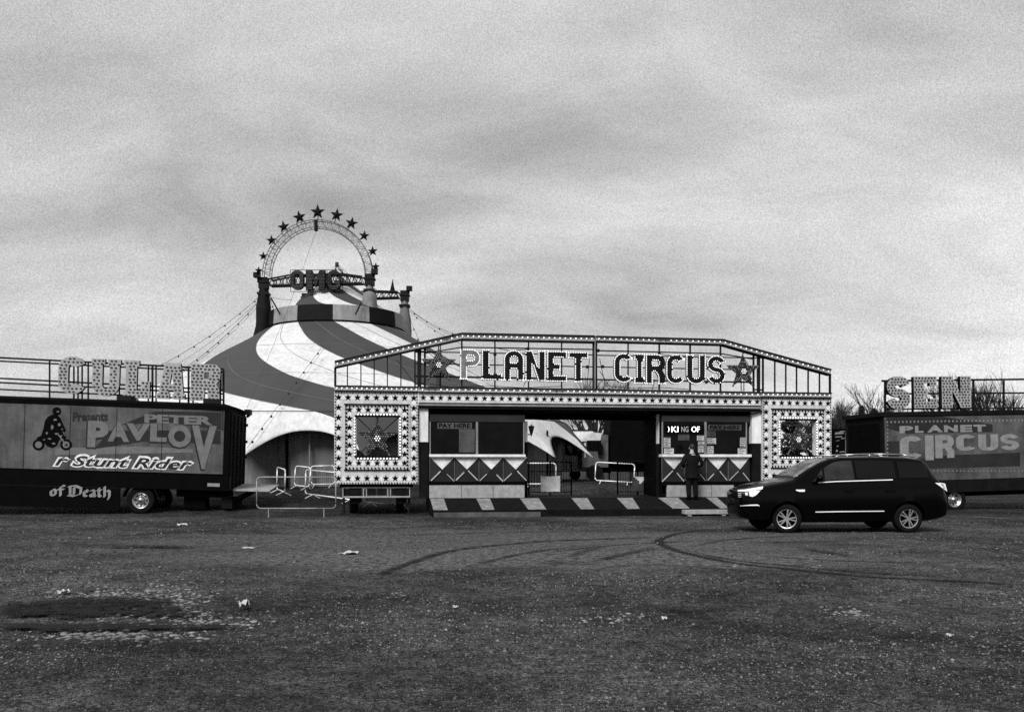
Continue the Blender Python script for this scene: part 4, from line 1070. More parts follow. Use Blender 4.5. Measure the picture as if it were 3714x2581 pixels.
# ================================================================ CROWD BARRIERS
def barrier(c0, c1, h, label, foot=.16, v_feet=True, bars=True, tube='galv', rr_=.026):
    """frame between ground points c0 and c1 (world)"""
    c0, c1 = Vector(c0), Vector(c1); d = c1 - c0; ln = d.length; ang = math.atan2(d.y, d.x); tilt = math.atan2(d.z, math.hypot(d.x, d.y))
    m = Matrix.Translation(c0) @ Matrix.Rotation(ang, 4, 'Z') @ Matrix.Rotation(-tilt, 4, 'Y')
    o = thing("crowd_barrier", label, "barrier", m, "steel crowd barriers on the grass")
    mb = MB(); rc = .12; z0, z1 = foot, h
    pts = [(rc, 0, z0), (ln - rc, 0, z0)] + [(ln - rc + rc * math.sin(R(a)), 0, z0 + rc - rc * math.cos(R(a))) for a in (30, 60, 90)] + [(ln, 0, z1 - rc)] + [(ln - rc + rc * math.cos(R(a)), 0, z1 - rc + rc * math.sin(R(a))) for a in (30, 60, 90)] + [(rc, 0, z1)] + [(rc - rc * math.sin(R(a)), 0, z1 - rc + rc * math.cos(R(a))) for a in (30, 60, 90)] + [(0, 0, z0 + rc)] + [(rc - rc * math.cos(R(a)), 0, z0 + rc - rc * math.sin(R(a))) for a in (30, 60, 90)]
    mb.path(pts, rr_, 7); fr = mb.build("barrier_frame", M[tube], o, smooth=True)
    if bars:
        mb = MB(); k = max(3, int(ln / .14))
        for i in range(1, k): mb.tube((ln * i / k, 0, z0), (ln * i / k, 0, z1), .003, 3)
        mb.build("infill_bars", M['dark'], o)
    for xx in (ln * .15, ln * .85):
        mb = MB()
        if v_feet: mb.tube((xx, 0, z0), (xx - .08, -.28, .012), .016); mb.tube((xx, 0, z0), (xx + .08, .28, .012), .016)
        else: mb.tube((xx, 0, z0), (xx, 0, .0), .016)
        mb.build("barrier_foot", M[tube], o)
    return o
def gpt(px, py, D): # ground point under a pixel column at depth D
    x = (px - CX) / F * D; return Vector((x, D, height(x, D)))
barrier(gpt(931, 0, 27.3), gpt(1218, 0, 27.3), 1.24, "nearest crowd barrier, straight legged, standing before the lorry tail", foot=.28, v_feet=False, bars=False, tube='galvd', rr_=.018)
barrier(gpt(1107, 0, 34.4), gpt(1300, 0, 31.6), 1.08, "bright crowd barrier running behind the left star panel from the grass")
barrier(gpt(1318, 0, 31.2), gpt(1482, 0, 30.3), 1.0, "crowd barrier under the left star panel, only its bottom rail showing")
barrier(gpt(1066, 0, 36.8), gpt(1121, 0, 36.5), .96, "small looking crowd barrier in front of the tent wall poles")
barrier(gpt(1129, 0, 36.9), gpt(1215, 0, 37.0), .92, "farthest crowd barrier close to the tent wall beside the star panel")
barrier(gpt(1004, 0, 36.2), gpt(1033, 0, 35.0), 1.05, "crowd barrier seen almost end on behind the lorry tail lift")
barrier(gpt(1902, 0, 37.0), gpt(2016, 0, 37.0), 1.02, "crowd barrier showing behind the pale sheet in the passage")
barrier(gpt(2157, 0, 40.0), gpt(2298, 0, 40.0), .98, "crowd barrier standing in mid passage before the dark lorry", bars=False)

# ================================================================ SHOW LORRIES
def dots_in(cs_, step, r, y, mb, mi, stag=True):
    x0 = min(p[0] for c in cs_ for p in c); x1 = max(p[0] for c in cs_ for p in c); z0 = min(p[1] for c in cs_ for p in c); z1 = max(p[1] for c in cs_ for p in c)
    z = z0 + step * .55; k = 0
    while z < z1:
        x = x0 + step * (.45 if k % 2 or not stag else .75)
        while x < x1:
            ok = all(inside((x + dx, z + dz), cs_) for dx, dz in ((r, 0), (-r, 0), (0, r), (0, -r)))
            if ok: mb.sphere((x + random.uniform(-.008, .008), y, z + random.uniform(-.008, .008)), r, 6, 4, mi, (1.15, .7, .85))
            x += step
        z += step * .82; k += 1
def sign_letter(fr, parent, ch, px, off, step=.15, r=.042, depth=.14, dy=0):
    rc = fr.rect(*px, off); cs_ = fit(glyph(ch, .36, .26, True), rc); mb = MB(); mb.prism(cs_, off, off + depth, 0, 1)
    dots_in(cs_, step, r, off - .006, mb, 2); return mb.build("sign_letter", [M['signf'], M['dark'], M['dot']], parent)
def lorry_wheel(parent, x, y, r=.5, wd=.3):
    mb = MB(); n_ = 28
    prof = [(r * .56, .0), (r * .6, -.02), (r * .86, -.035), (r * .97, -.01), (r, .04), (r, wd - .04), (r * .9, wd), (r * .5, wd)]
    b0 = 0
    for rr_, yy in prof:
        for k in range(n_): mb.v.append((x + rr_ * math.cos(2 * math.pi * k / n_), y + yy, r + rr_ * math.sin(2 * math.pi * k / n_)))
    for j in range(len(prof) - 1):
        for k in range(n_): mb.f.append([j * n_ + k, j * n_ + (k + 1) % n_, (j + 1) * n_ + (k + 1) % n_, (j + 1) * n_ + k]); mb.m.append(0)
    wh = thing_part("wheel", parent); mb.build("tyre", M['rubber'], wh, smooth=True)
    mb = MB(); q = [(r * .58, -.012), (r * .52, .0), (r * .47, .06), (r * .30, .10), (r * .26, .07), (r * .24, .0), (.02, -.03)]
    for rr_, yy in q:
        for k in range(n_): mb.v.append((x + rr_ * math.cos(2 * math.pi * k / n_), y + yy, r + rr_ * math.sin(2 * math.pi * k / n_)))
    for j in range(len(q) - 1):
        for k in range(n_): mb.f.append([j * n_ + k, j * n_ + (k + 1) % n_, (j + 1) * n_ + (k + 1) % n_, (j + 1) * n_ + k]); mb.m.append(0)
    for k in range(8): a = 2 * math.pi * k / 8; mb.sphere((x + r * .39 * math.cos(a), y + .075, r + r * .39 * math.sin(a)), r * .065, 6, 4, 1)
    mb.build("rim", [M['alloy'], M['black']], wh, smooth=True)
def thing_part(name, parent):
    o = bpy.data.objects.new(name, None); o.empty_display_size = .1; col.objects.link(o); o.parent = parent; return o

# ---- left lorry
TA = R(5.7); LC = Vector(((826 - CX) / F * 29.6, 29.6, 0))
LM = Matrix.Translation(LC) @ Matrix.Rotation(TA, 4, 'Z') @ Matrix.Rotation(R(1.75), 4, 'Y')
lf = Frame(LM)
lorry = thing("show_lorry", "left circus lorry painted with stunt rider lettering under a bulb sign", "lorry", LM, "painted circus lorries")
zt = lf.at(803, 1462)[1]; zpan1 = lf.at(700, 1486)[1]; zpan0 = lf.at(700, 1716)[1]; zbot = lf.at(700, 1776)[1]
mb = MB(); mb.box(-9.5, 0, zpan0 - .02, 0, 2.45, zt - .12, 0)
mb.box(-9.5, -.02, zt - .25, .0, 2.47, zt - .1, 0)
mb.add([(-9.5, -.03, zt - .1), (.02, -.03, zt - .1), (.02, 2.48, zt - .1), (-9.5, 2.48, zt - .1), (-9.5, .25, zt + .0), (-.25, .25, zt + .0), (-.25, 2.2, zt + .0), (-9.5, 2.2, zt + .0)], [(0, 1, 5, 4), (1, 2, 6, 5), (2, 3, 7, 6), (3, 0, 4, 7), (4, 5, 6, 7), (3, 2, 1, 0)], 0)
mb.box(-9.5, .02, zbot, -.02, 2.43, zpan0 - .025, 0)
mb.build("lorry_box", M['black'], lorry)
mb = MB(); rr_ = .12
mb.box(.0, .05, zbot + .02, .05, 2.4, zt - .3, 0)
for yy in (.3, .9, 1.5, 2.1): mb.tube((.07, yy, zbot), (.07, yy, zt - .35), .018)
for z_ in (lf.at(860, 1535)[1], lf.at(860, 1600)[1], lf.at(860, 1660)[1]): mb.box(.05, 2.35, z_, .09, 2.5, z_ + .1)
mb.build("rear_door", M['dark'], lorry)
c = lf.at(880, 1492, 2.2); mb = MB(); mb.box(.02, 2.1, c[1] - .1, .22, 2.5, c[1] + .08); mb.tube((.1, 2.3, c[1] - .1), (.16, 2.3, c[1] - .16), .08); mb.build("work_lamp", M['iron'], lorry)
# painted side
mb = MB(); xr_ = lf.at(811, 1600, -.01)[0]; mb.box(-9.4, -.012, zpan0, xr_, -.001, zpan1, 0)
def lpoly(pix, y, mi): mb.prism([[lf.at(px, py, -.012) for px, py in pix][::-1]], y, y + .002, mi)
lpoly([(440, 1540), (560, 1492), (811, 1489), (811, 1560), (600, 1530)], -.015, 1)
lpoly([(200, 1560), (330, 1556), (330, 1590), (200, 1602)], -.0155, 0)
lpoly([(200, 1625), (500, 1618), (700, 1628), (700, 1640), (200, 1650)], -.015, 2)
lpoly([(400, 1560), (800, 1560), (800, 1610), (520, 1600), (340, 1628)], -.0160, 1)
for yrow in (1488.5, 1716):
    for k in range(34):
        px = 560 + k * 7.3; q = lf.at(px, yrow + (2 if yrow < 1600 else 0) + (px - 560) * .028 - (7 if yrow > 1600 else 3) , -.012)
        mb.prism([disc(q[0], q[1], .016, 6)], -.018, -.012, 2)
for k in range(26):
    q = lf.at(804, 1502 + k * 8.2, -.012); mb.prism([disc(q[0], q[1], .014, 6)], -.018, -.012, 2)
for px in (90, 256, 424, 590):
    q0, q1 = lf.at(px, 1500, -.012), lf.at(px, 1700, -.012); mb.box(q0[0] - .008, -.0245, zpan0 + .02, q0[0] + .008, -.012, zpan1 - .02, 1)
side = mb.build("side_panel", [M['pgrey'], M['pdark'], M['plow']], lorry)
mb = MB()
def lt(body, px, m_, y=-.022, bold=.03, shear=0, slope=0, mbx=None):
    put_text(mbx or mb, body, lf.rect(*px, -.012), y, m_, bold=bold, shear=shear, slope=slope)
lt("Presents", (264, 1496, 391, 1530), 0, slope=.06)
mb.build("lettering", M['pdark'], side)
mb = MB()
lt("PETER", (524, 1505, 772, 1537), 0, bold=.05)
mb.build("lettering", M['plow'], side)
mb = MB()
for ch, q in (('P', (318, 1526, 395, 1622)), ('A', (391, 1532, 470, 1601)), ('V', (458, 1535, 545, 1597)), ('L', (545, 1537, 606, 1601)), ('O', (610, 1541, 694, 1622)), ('V', (694, 1543, 784, 1700))):
    e = lf.rect(*q, -.012); put_text(mb, ch, (e[0] - .05, e[1] - .06, e[2] + .0, e[3] - .03), -.018, 0, bold=.09)
    put_text(mb, ch, e, -.023, 1, bold=.055)
mb.build("lettering", [M['pdark'], M['plow']], side)
mb = MB()
e = lf.rect(196, 1655, 700, 1697, -.012)
put_text(mb, "r Stunt Rider", (e[0] - .05, e[1] - .05, e[2] + .05, e[3] + .05), -.018, 0, bold=.085, shear=.35)
put_text(mb, "r Stunt Rider", (e[0] + .03, e[1] + .02, e[2] - .02, e[3] - .02), -.023, 1, bold=.02, shear=.35)
mb.build("script_lettering", [M['white'], M['pdark']], side)
# painted rider on a motorcycle at the frame edge
mb = MB()
mb.prism([[lf.at(a, b_, -.012) for a, b_ in ((172, 1512), (190, 1502), (208, 1504), (220, 1516), (228, 1536), (236, 1552), (240, 1562), (233, 1568), (226, 1562), (230, 1576), (242, 1584), (236, 1594), (224, 1588), (214, 1598), (206, 1616), (190, 1624), (172, 1618), (160, 1606), (140, 1600), (132, 1588), (150, 1578), (158, 1552), (162, 1528))][::-1]], -.017, -.014, 0)
q = lf.at(205, 1491, -.012); mb.prism([[(q[0] + .13 * math.cos(a) * (1.15 if math.cos(a) > 0 else 1), q[1] + .14 * math.sin(a)) for a in [2 * math.pi * k / 14 for k in range(14)]]], -.017, -.0142, 0)
rr2 = random.Random(3)
for (a, b_, w_, h_) in ((210, 1492, 9, 4), (200, 1522, 8, 5), (215, 1540, 6, 8), (190, 1548, 7, 10), (205, 1572, 9, 4), (222, 1580, 6, 4), (180, 1590, 10, 4), (195, 1608, 8, 5), (170, 1570, 5, 6), (226, 1556, 5, 3), (160, 1594, 6, 3)):
    mb.prism([[lf.at(a + w_ * math.cos(t_) * rr2.uniform(.5, 1), b_ + h_ * math.sin(t_) * rr2.uniform(.5, 1), -.012) for t_ in [-2 * math.pi * k / 7 for k in range(7)]]], -.0195, -.016, 1)
q = lf.at(140, 1612, -.012); mb.prism([disc(q[0], q[1], .185, 22)], -.019, -.0145, 0); mb.prism([disc(q[0], q[1], .11, 18)], -.021, -.0165, 1)
q = lf.at(240, 1612, -.012); mb.prism([disc(q[0], q[1], .185, 22)], -.019, -.0145, 0); mb.prism([disc(q[0], q[1], .11, 18)], -.021, -.0165, 1); mb.prism([disc(q[0], q[1], .05, 12)], -.023, -.0185, 0)
mb.bar((*[lf.at(212, 1575)[0]], -.022, lf.at(212, 1575)[1]), (q[0], -.022, q[1]), .04, .004, mi=1)
mb.build("painted_rider", [M['black'], M['plow']], side)
# lower skirt with the lettering, wheel, guards
zk = lf.at(300, 1842)[1]
mb = MB(); xw = lf.at(435, 1800, 0)[0]; mb.box(-9.5, .0, zk, xw, .06, zbot - .005); o = mb.build("side_skirt", M['black'], lorry)
BLK = {'o': [(.1,.2,.1,.8),(.1,.8,.32,1),(.32,1,.5,.8),(.5,.8,.5,.2),(.5,.2,.3,0),(.3,0,.1,.2)], 'f': [(.25,0,.25,1.4),(.25,1.4,.4,1.6),(.4,1.6,.58,1.48),(.02,1,.52,1)],
       'D': [(.15,.1,.15,1.42),(0,1.46,.5,1.6),(.5,1.6,.9,1.2),(.9,1.2,.86,.35),(.86,.35,.42,0),(.42,0,0,.14),(.42,.3,.42,1.35)], 'e': [(.1,.2,.1,.8),(.1,.8,.34,1),(.34,1,.52,.74),(.52,.74,.12,.48),(.1,.2,.33,0),(.33,0,.54,.18)],
       'a': [(.05,.88,.3,1),(.3,1,.46,.84),(.46,.84,.46,.12),(.46,.12,.58,0),(.46,.52,.1,.4),(.1,.4,.1,.15),(.1,.15,.26,0),(.26,0,.46,.2)], 't': [(.22,1.35,.22,.16),(.22,.16,.38,0),(.38,0,.5,.12),(.02,1,.48,1)],
       'h': [(.1,0,.1,1.6),(.1,.78,.34,1),(.34,1,.52,.8),(.52,.8,.52,.1),(.52,.1,.4,-.4)]}
mb = MB(); ny = 0
for ch, xa, xb, wu in (('o', 181, 206, .6), ('f', 208, 236, .6), ('D', 247, 297, .95), ('e', 302, 322, .6), ('a', 326, 348, .62), ('t', 351, 371, .52), ('h', 376, 402, .62)):
    for (u0, v0, u1, v1) in BLK[ch]:
        q = [lf.at(lerp(xa, xb, u / wu), 1797 + (xa - 200) * .02 - v * 23.5, 0) for u, v in ((u0, v0), (u1, v1))]
        nx, nz = .042, .03                       # broad nib held at an angle
        ny += 1; y = -.006 - .0004 * ny
        c4 = [(q[0][0] - nx, y, q[0][1] - nz), (q[1][0] - nx, y, q[1][1] - nz), (q[1][0] + nx, y, q[1][1] + nz), (q[0][0] + nx, y, q[0][1] + nz)]
        mb.add(c4, [(0, 1, 2, 3)])
        mb.add([(p[0] - .02 * sx, y - .0001, p[1] - .016 * sx) for p in q for sx in (1,)] + [(p[0] + .012, y - .0001, p[1] - .012) for p in q[::-1]], [(0, 1, 2, 3)])
mb.build("lettering", M['plet'], o)
c = lf.at(509, 1813, .1)
LW = thing_part("axle", lorry)
bpy.data.objects.remove(LW)
def wheel_at(x, y, rad, par, zc):
    pre = set(par.children); lorry_wheel(par, x, y, rad)
    for o in par.children:
        if o not in pre: o.location.z = zc - rad
wheel_at(c[0], .12, .46, lorry, c[1]); wheel_at(c[0], 2.0, .46, lorry, c[1])
wheel_at(c[0] - 5.2, .12, .46, lorry, c[1] - .0)
mb = MB(); n_ = 16
for k in range(n_):
    a0, a1 = R(10 + 160 * k / n_), R(10 + 160 * (k + 1) / n_)
    for (r0, r1, y0, y1) in ((.56, .59, .06, .42),):
        vs = [(c[0] + r * math.cos(a), y, c[1] + r * math.sin(a)) for a in (a0, a1) for r in (r0, r1) for y in (y0, y1)]
        mb.add(vs, [(0, 1, 3, 2), (4, 6, 7, 5), (0, 2, 6, 4), (1, 5, 7, 3), (2, 3, 7, 6), (0, 4, 5, 1)])
mb.build("mudguard", M['dark'], lorry)
mb = MB(); a_ = lf.at(640, 1776, .3); mb.box(a_[0], .3, a_[1] - .22, -.3, 2.2, a_[1] + .1); mb.box(a_[0] + .2, .5, a_[1] - .6, a_[0] + .9, 1.1, a_[1] - .2); mb.build("chassis", M['black'], lorry)
a_ = lf.at(775, 1757, .0); mb = MB(); mb.box(a_[0] - .2, -.02, a_[1] - .06, a_[0] + .2, .0, a_[1] + .05); mb.build("marker_plate", M['plet'], lorry)
# tail lift deck
a0_, a1_ = P(847, 1779, 30.0), P(990, 1782, 30.0)
mb = MB(); z_ = LM.inverted() @ a0_; q_ = z_.z; mb.add([(.05, .3, q_), (1.3, .3, q_), (1.3, 2.2, q_ + .16), (.05, 2.2, q_ + .16), (.05, .3, q_ + .05), (1.3, .3, q_ + .05), (1.3, 2.2, q_ + .21), (.05, 2.2, q_ + .21)], [(3, 2, 1, 0), (4, 5, 6, 7), (0, 1, 5, 4), (1, 2, 6, 5), (2, 3, 7, 6), (3, 0, 4, 7)])
tlf = mb.build("tail_lift", M['concrete'], lorry); mb = MB(); mb.bar((.0, .6, z_.z - .35), (.6, .6, z_.z), .1, .1); mb.bar((.0, 1.9, z_.z - .35), (.6, 1.9, z_.z), .1, .1); mb.box(-.3, .4, z_.z - .6, .05, 2.1, z_.z - .25); mb.build("lift_arm", M['dark'], tlf)
# roof sign
so = .75
for ch, q in (('C', (211, 1292, 312, 1428)), ('U', (331, 1302, 437, 1436)), ('L', (448, 1307, 544, 1443)), ('A', (567, 1316, 673, 1446)), ('R', (691, 1320, 798, 1452))):
    sign_letter(lf, lorry, ch, q, so, .135, .038)
mb = MB()
def lbar(x0, y0, x1, y1, wd=.05): mb.bar((lf.at(x0, y0, so + .2)[0], so + .2, lf.at(x0, y0, so + .2)[1]), (lf.at(x1, y1, so + .2)[0], so + .2, lf.at(x1, y1, so + .2)[1]), wd, .05)
for (y0, y1, wd) in ((1307, 1338, .06), (1319, 1349, .05), (1382, 1414, .055), (1397, 1428, .055), (1421, 1450, .05)):
    sl = (y1 - y0) / 611; lbar(-60, y0 - 260 * sl, 811, y1, wd)
for px in (-40, 180, 268, 283, 298, 320, 433, 538, 553, 566, 652, 684, 700, 800, 811):
    lbar(px, 1307 + (px - 200) * .051, px, 1452 + (px - 200) * .031 - 6, .06 if px in (553, 684, 811) else .04)
for px in (453, 766): 
    q = lf.at(px, 1449, .35); mb.box(q[0] - .25, .3, zt - .02, q[0] + .2, .9, zt + .16)
mb.build("sign_lattice", M['iron'], lorry)

# ---- right lorry
RA = R(9.5); RC = Vector(((3211 - CX) / F * 31.6, 31.6, 0))
RM = Matrix.Translation(RC) @ Matrix.Rotation(RA, 4, 'Z') @ Matrix.Rotation(R(-1.5), 4, 'Y')
rf = Frame(RM)
lorry2 = thing("show_lorry", "right circus lorry half hidden by the black car under large bulb letters", "lorry", RM, "painted circus lorries")
zt = rf.at(3211, 1497)[1]; zp1 = rf.at(3300, 1512)[1]; zp0 = rf.at(3480, 1738)[1]
mb = MB(); mb.box(0, 0, zp0 - .45, 9.0, 2.5, zt, 0); mb.box(-.12, -.03, zt - .12, 9.0, 2.53, zt + .03, 0); mb.build("lorry_box", M['dark'], lorry2)
mb = MB(); mb.box(-.02, .22, zp0 - .3, -.002, 2.3, zt - .35); mb.build("rear_opening_plate", M['black'], lorry2)  # flat black plate painted as the darkness inside an open tail
mb = MB(); mb.box(.04, -.012, zp0, 8.9, -.001, zp1, 0)
def rpoly(pix, y, mi, h=.002): mb.prism([[rf.at(px, py, -.012) for px, py in pix][::-1]], y, y + h, mi)
rpoly([(3215, 1512), (3420, 1510), (3600, 1538), (3600, 1566), (3290, 1572), (3215, 1552)], -.015, 1)
rpoly([(3217, 1599), (3262, 1599), (3262, 1660), (3217, 1660)], -.015, 1)
rpoly([(3300, 1668), (3440, 1650), (3700, 1640), (3700, 1690), (3300, 1700)], -.015, 1)
for k in range(40):
    q = rf.at(3218 + k * 14, 1530 - k * .2, -.012)
    mb.prism([star(q[0], q[1], .05)], -.02, -.012, 2); q = rf.at(3218 + k * 14, 1707, -.012); mb.prism([star(q[0], q[1], .035)], -.02, -.012, 2)
for k in range(12):
    q = rf.at(3219, 1542 + k * 14, -.012); mb.prism([star(q[0], q[1], .04)], -.02, -.012, 2)
side = mb.build("side_panel", [M['pgrey'], M['pdark'], M['plet']], lorry2)
mb = MB()
for ch, q in (('P', (3262, 1544, 3312, 1570)), ('L', (3318, 1543, 3349, 1569)), ('A', (3362, 1541, 3419, 1567)), ('N', (3423, 1541, 3474, 1566)), ('E', (3482, 1540, 3526, 1566)), ('T', (3530, 1539, 3575, 1565))):
    put_text(mb, ch, rf.rect(*q, -.012), -.02, 0, bold=.06)
for ch, q in (('C', (3264, 1580, 3346, 1664)), ('I', (3355, 1578, 3386, 1668)), ('R', (3392, 1577, 3460, 1660)), ('C', (3467, 1575, 3540, 1634)), ('U', (3548, 1574, 3620, 1634)), ('S', (3628, 1573, 3695, 1632))):
    cs_ = fit(glyph(ch, .38, .22) if ch != 'I' else [rct(0, 0, 1, 1)], rf.rect(*q, -.012)); mb.prism(cs_, -.02, -.012, 0)
mb.build("lettering", M['plet'], side)
for ch, q in (('S', (3217, 1364, 3302, 1484)), ('E', (3315, 1365, 3398, 1479)), ('N', (3416, 1364, 3522, 1478))):
    sign_letter(rf, lorry2, ch, q, .5, .125, .036, depth=.16)
mb = MB()
def rbar(x0, y0, x1, y1, wd=.05): mb.bar((rf.at(x0, y0, .9)[0], .9, rf.at(x0, y0, .9)[1]), (rf.at(x1, y1, .9)[0], .9, rf.at(x1, y1, .9)[1]), wd, .05)
rbar(3198, 1381, 3800, 1374, .07); rbar(3208, 1428, 3800, 1424, .06); rbar(3210, 1484, 3800, 1478, .05)
for px in (3210, 3310, 3408, 3530, 3640): rbar(px, 1380, px, 1494, .07)
mb.build("sign_lattice", M['iron'], lorry2)
c = rf.at(3462, 1811, .1); wheel_at(c[0], .1, .46, lorry2, c[1]); wheel_at(c[0], 2.0, .46, lorry2, c[1]); wheel_at(c[0] + 4.6, .1, .46, lorry2, c[1])
mb = MB(); mb.box(.1, .35, c[1] + .1, 8.8, 2.2, zp0 - .45); mb.build("chassis", M['black'], lorry2)

# ================================================================ BLACK CAR
CARA = R(3.0); CM = Matrix.Translation(Vector(((2856 - CX) / F * 20.7, 20.7, 0))) @ Matrix.Rotation(CARA, 4, 'Z')
cf = Frame(CM)
car = thing("black_car", "black people carrier with chrome trim parked before the right star panel", "car", CM)
HY = .93     # half width; near side at local y = 0
ST = [(-1.02, .42, .46, .84, .88, .30, .87), (-.97, .62, .38, .92, .98, .46, .96), (-.86, .78, .32, .97, 1.04, .58, 1.02), (-.6, .89, .28, 1.03, 1.12, .70, 1.09), (-.25, .925, .26, 1.09, 1.19, .76, 1.16), (.05, .93, .25, 1.13, 1.235, .78, 1.21), (.2, .93, .25, 1.15, 1.28, .78, 1.24),
      (.5, .93, .24, 1.16, 1.47, .75, 1.42), (.85, .93, .24, 1.175, 1.67, .71, 1.61), (1.1, .93, .24, 1.18, 1.765, .69, 1.70), (1.4, .93, .24, 1.19, 1.80, .68, 1.745), (2.2, .93, .24, 1.21, 1.815, .68, 1.755), (3.0, .93, .25, 1.23, 1.79, .67, 1.73), (3.35, .925, .27, 1.24, 1.745, .66, 1.69),
      (3.48, .92, .28, 1.24, 1.66, .66, 1.60), (3.62, .91, .30, 1.22, 1.40, .72, 1.34), (3.75, .89, .32, 1.12, 1.20, .74, 1.17), (3.87, .84, .36, .86, .94, .70, .91), (3.95, .74, .42, .66, .74, .58, .71)]
def cr(tab, x, k):
    i = 0
    while i < len(tab) - 2 and x > tab[i + 1][0]: i += 1
    a, b_ = tab[i], tab[i + 1]; t_ = (x - a[0]) / (b_[0] - a[0])
    return lerp(a[k], b_[k], t_)
def station(x):
    hw, zb, zbl, ztp, wr, zr = (cr(ST, x, k) for k in range(1, 7))
    half = [(0, zb), (.80 * hw, zb), (.95 * hw, zb + .05), (.985 * hw, zb + .16), (hw, lerp(zb, zbl, .5)), (.992 * hw, lerp(zb, zbl, .8)), (.975 * hw, zbl - .02), (.955 * hw, zbl + .01), (lerp(.955 * hw, wr, .5), lerp(zbl + .01, zr, .5) + .01), (wr, zr), (wr * .93, lerp(zr, ztp, .45)), (wr * .75, lerp(zr, ztp, .78)), (wr * .4, lerp(zr, ztp, .95)), (0, ztp)]
    ring = [(HY - y, z) for y, z in half] + [(HY + y, z) for y, z in half[-2:0:-1]]
    return ring
xs = sorted(set([round(s[0], 3) for s in ST] + [-1.02 + 4.97 * k / 60 for k in range(61)]))
mb = MB(); rg = None
for i, x in enumerate(xs):
    ring = station(x); k = len(ring)
    for (y, z) in ring: mb.v.append((x, y, z))
    if i:
        for j in range(k): mb.f.append([(i - 1) * k + j, (i - 1) * k + (j + 1) % k, i * k + (j + 1) % k, i * k + j]); mb.m.append(0)
mb.f.append(list(range(k - 1, -1, -1))); mb.m.append(0); mb.f.append([(len(xs) - 1) * k + j for j in range(k)]); mb.m.append(0)
bd = mb.build("car_body", M['carp'], car, smooth=True)
bm = bmesh.new(); bm.from_mesh(bd.data); bmesh.ops.recalc_face_normals(bm, faces=bm.faces); bm.to_mesh(bd.data); bm.free()
bpy.context.view_layer.update()
bm = bmesh.new(); bm.from_mesh(bd.data); bvh = BVHTree.FromBMesh(bm); bm.free()
WB = cf.at(3299, 1885, .0)[0]; WR = .335
cut = MB()
for x in (0, WB):
    for (y0, y1) in ((-.1, .27), (1.59, 1.96)): cut.tube((x, y0, WR + .02), (x, y1, WR + .02), .395, 28)
co_ = cut.build("cutter", M['black']); co_.matrix_world = CM
bo = bd.modifiers.new("arches", 'BOOLEAN'); bo.object = co_; bo.operation = 'DIFFERENCE'; bo.solver = 'EXACT'
bpy.context.view_layer.update()
me = bpy.data.meshes.new_from_object(bd.evaluated_get(bpy.context.evaluated_depsgraph_get()))
bd.modifiers.clear(); bd.data = me; me.set_sharp_from_angle(angle=R(38))
bpy.data.objects.remove(co_)
Oc = cf.I @ Vector((0, 0, EYE))
def hit(px, py, lift=.006):
    d = (cf.B @ Vector(((px - CX) / F, 1, (HZ - py) / F))).normalized()
    h = bvh.ray_cast(Oc, d)
    if h[0] is None:
        x, z = cf.at(px, py, .05); return Vector((x, .0, z))
    nrm = h[1] if h[1].dot(d) < 0 else -h[1]
    return h[0] + nrm * lift
def decal(name, top, bot, m, n_=10, lift=.006, parent=None, thick=.012):
    """a trim piece following the body: top and bottom pixel chains, left to right"""
    def samp(ch, t_):
        s_ = t_ * (len(ch) - 1); i = min(len(ch) - 2, int(s_)); u = s_ - i
        return lerp(ch[i][0], ch[i + 1][0], u), lerp(ch[i][1], ch[i + 1][1], u)
    mb = MB(); nv = 4
    for i in range(n_ + 1):
        a, c = samp(top, i / n_), samp(bot, i / n_)
        for j in range(nv + 1): mb.v.append(tuple(hit(lerp(a[0], c[0], j / nv), lerp(a[1], c[1], j / nv), lift)))
    for i in range(n_):
        for j in range(nv): q = i * (nv + 1) + j; mb.f.append([q, q + 1, q + nv + 2, q + nv + 1]); mb.m.append(0)
    o = mb.build(name, m, parent or car); s_ = o.modifiers.new("thickness", 'SOLIDIFY'); s_.thickness = thick; s_.offset = 0; return o
zg = lambda X, Y: (2640 + X / 2.801, 1620 + Y / 2.801)
Z = lambda *pts: [zg(*p) for p in pts]
decal("headlight", Z((105, 444), (180, 438), (260, 425), (360, 408)), Z((112, 455), (190, 492), (255, 506), (356, 425)), mat('headlight_dark', .05, .2, var=0, spec=.6), 12)
decal("headlight_strip", Z((103, 442), (180, 437), (260, 423), (360, 406)), Z((108, 456), (185, 455), (262, 443), (350, 430)), M['lamp'], 12, .012, bpy.data.objects["headlight"])
decal("headlight_lens", Z((215, 455), (245, 450), (290, 445), (332, 440)), Z((222, 500), (252, 507), (290, 488), (318, 458)), M['lamp'], 8, .012, bpy.data.objects["headlight"])
decal("headlight_lens", Z((180, 462), (205, 462)), Z((184, 490), (204, 494)), M['lamp'], 3, .011, bpy.data.objects["headlight"])
decal("fog_trim", Z((130, 594), (220, 586), (300, 582), (318, 592)), Z((130, 600), (220, 597), (300, 596), (326, 600)), M['lamp'], 10, .01)
decal("grille", Z((40, 470), (75, 466), (140, 462)), Z((46, 520), (80, 526), (146, 520)), M['black'], 6, .008)
for k in range(3): decal("grille_bar", Z((112, 472 + 16 * k), (142, 471 + 16 * k)), Z((112, 477 + 16 * k), (142, 476 + 16 * k)), M['lamp'], 2, .014)
decal("wing_vent", Z((685, 433), (730, 433), (780, 432)), Z((700, 449), (730, 455), (780, 454)), M['lamp'], 6, .01)
decal("belt_trim", Z((915, 361), (1100, 348), (1400, 339), (1672, 331)), Z((915, 369), (1100, 358), (1400, 349), (1672, 340)), M['lamp'], 16, .012)
decal("sill_trim", Z((886, 655), (1100, 650), (1350, 648), (1586, 646)), Z((888, 664), (1100, 661), (1350, 657), (1586, 655)), M['lamp'], 16, .012)
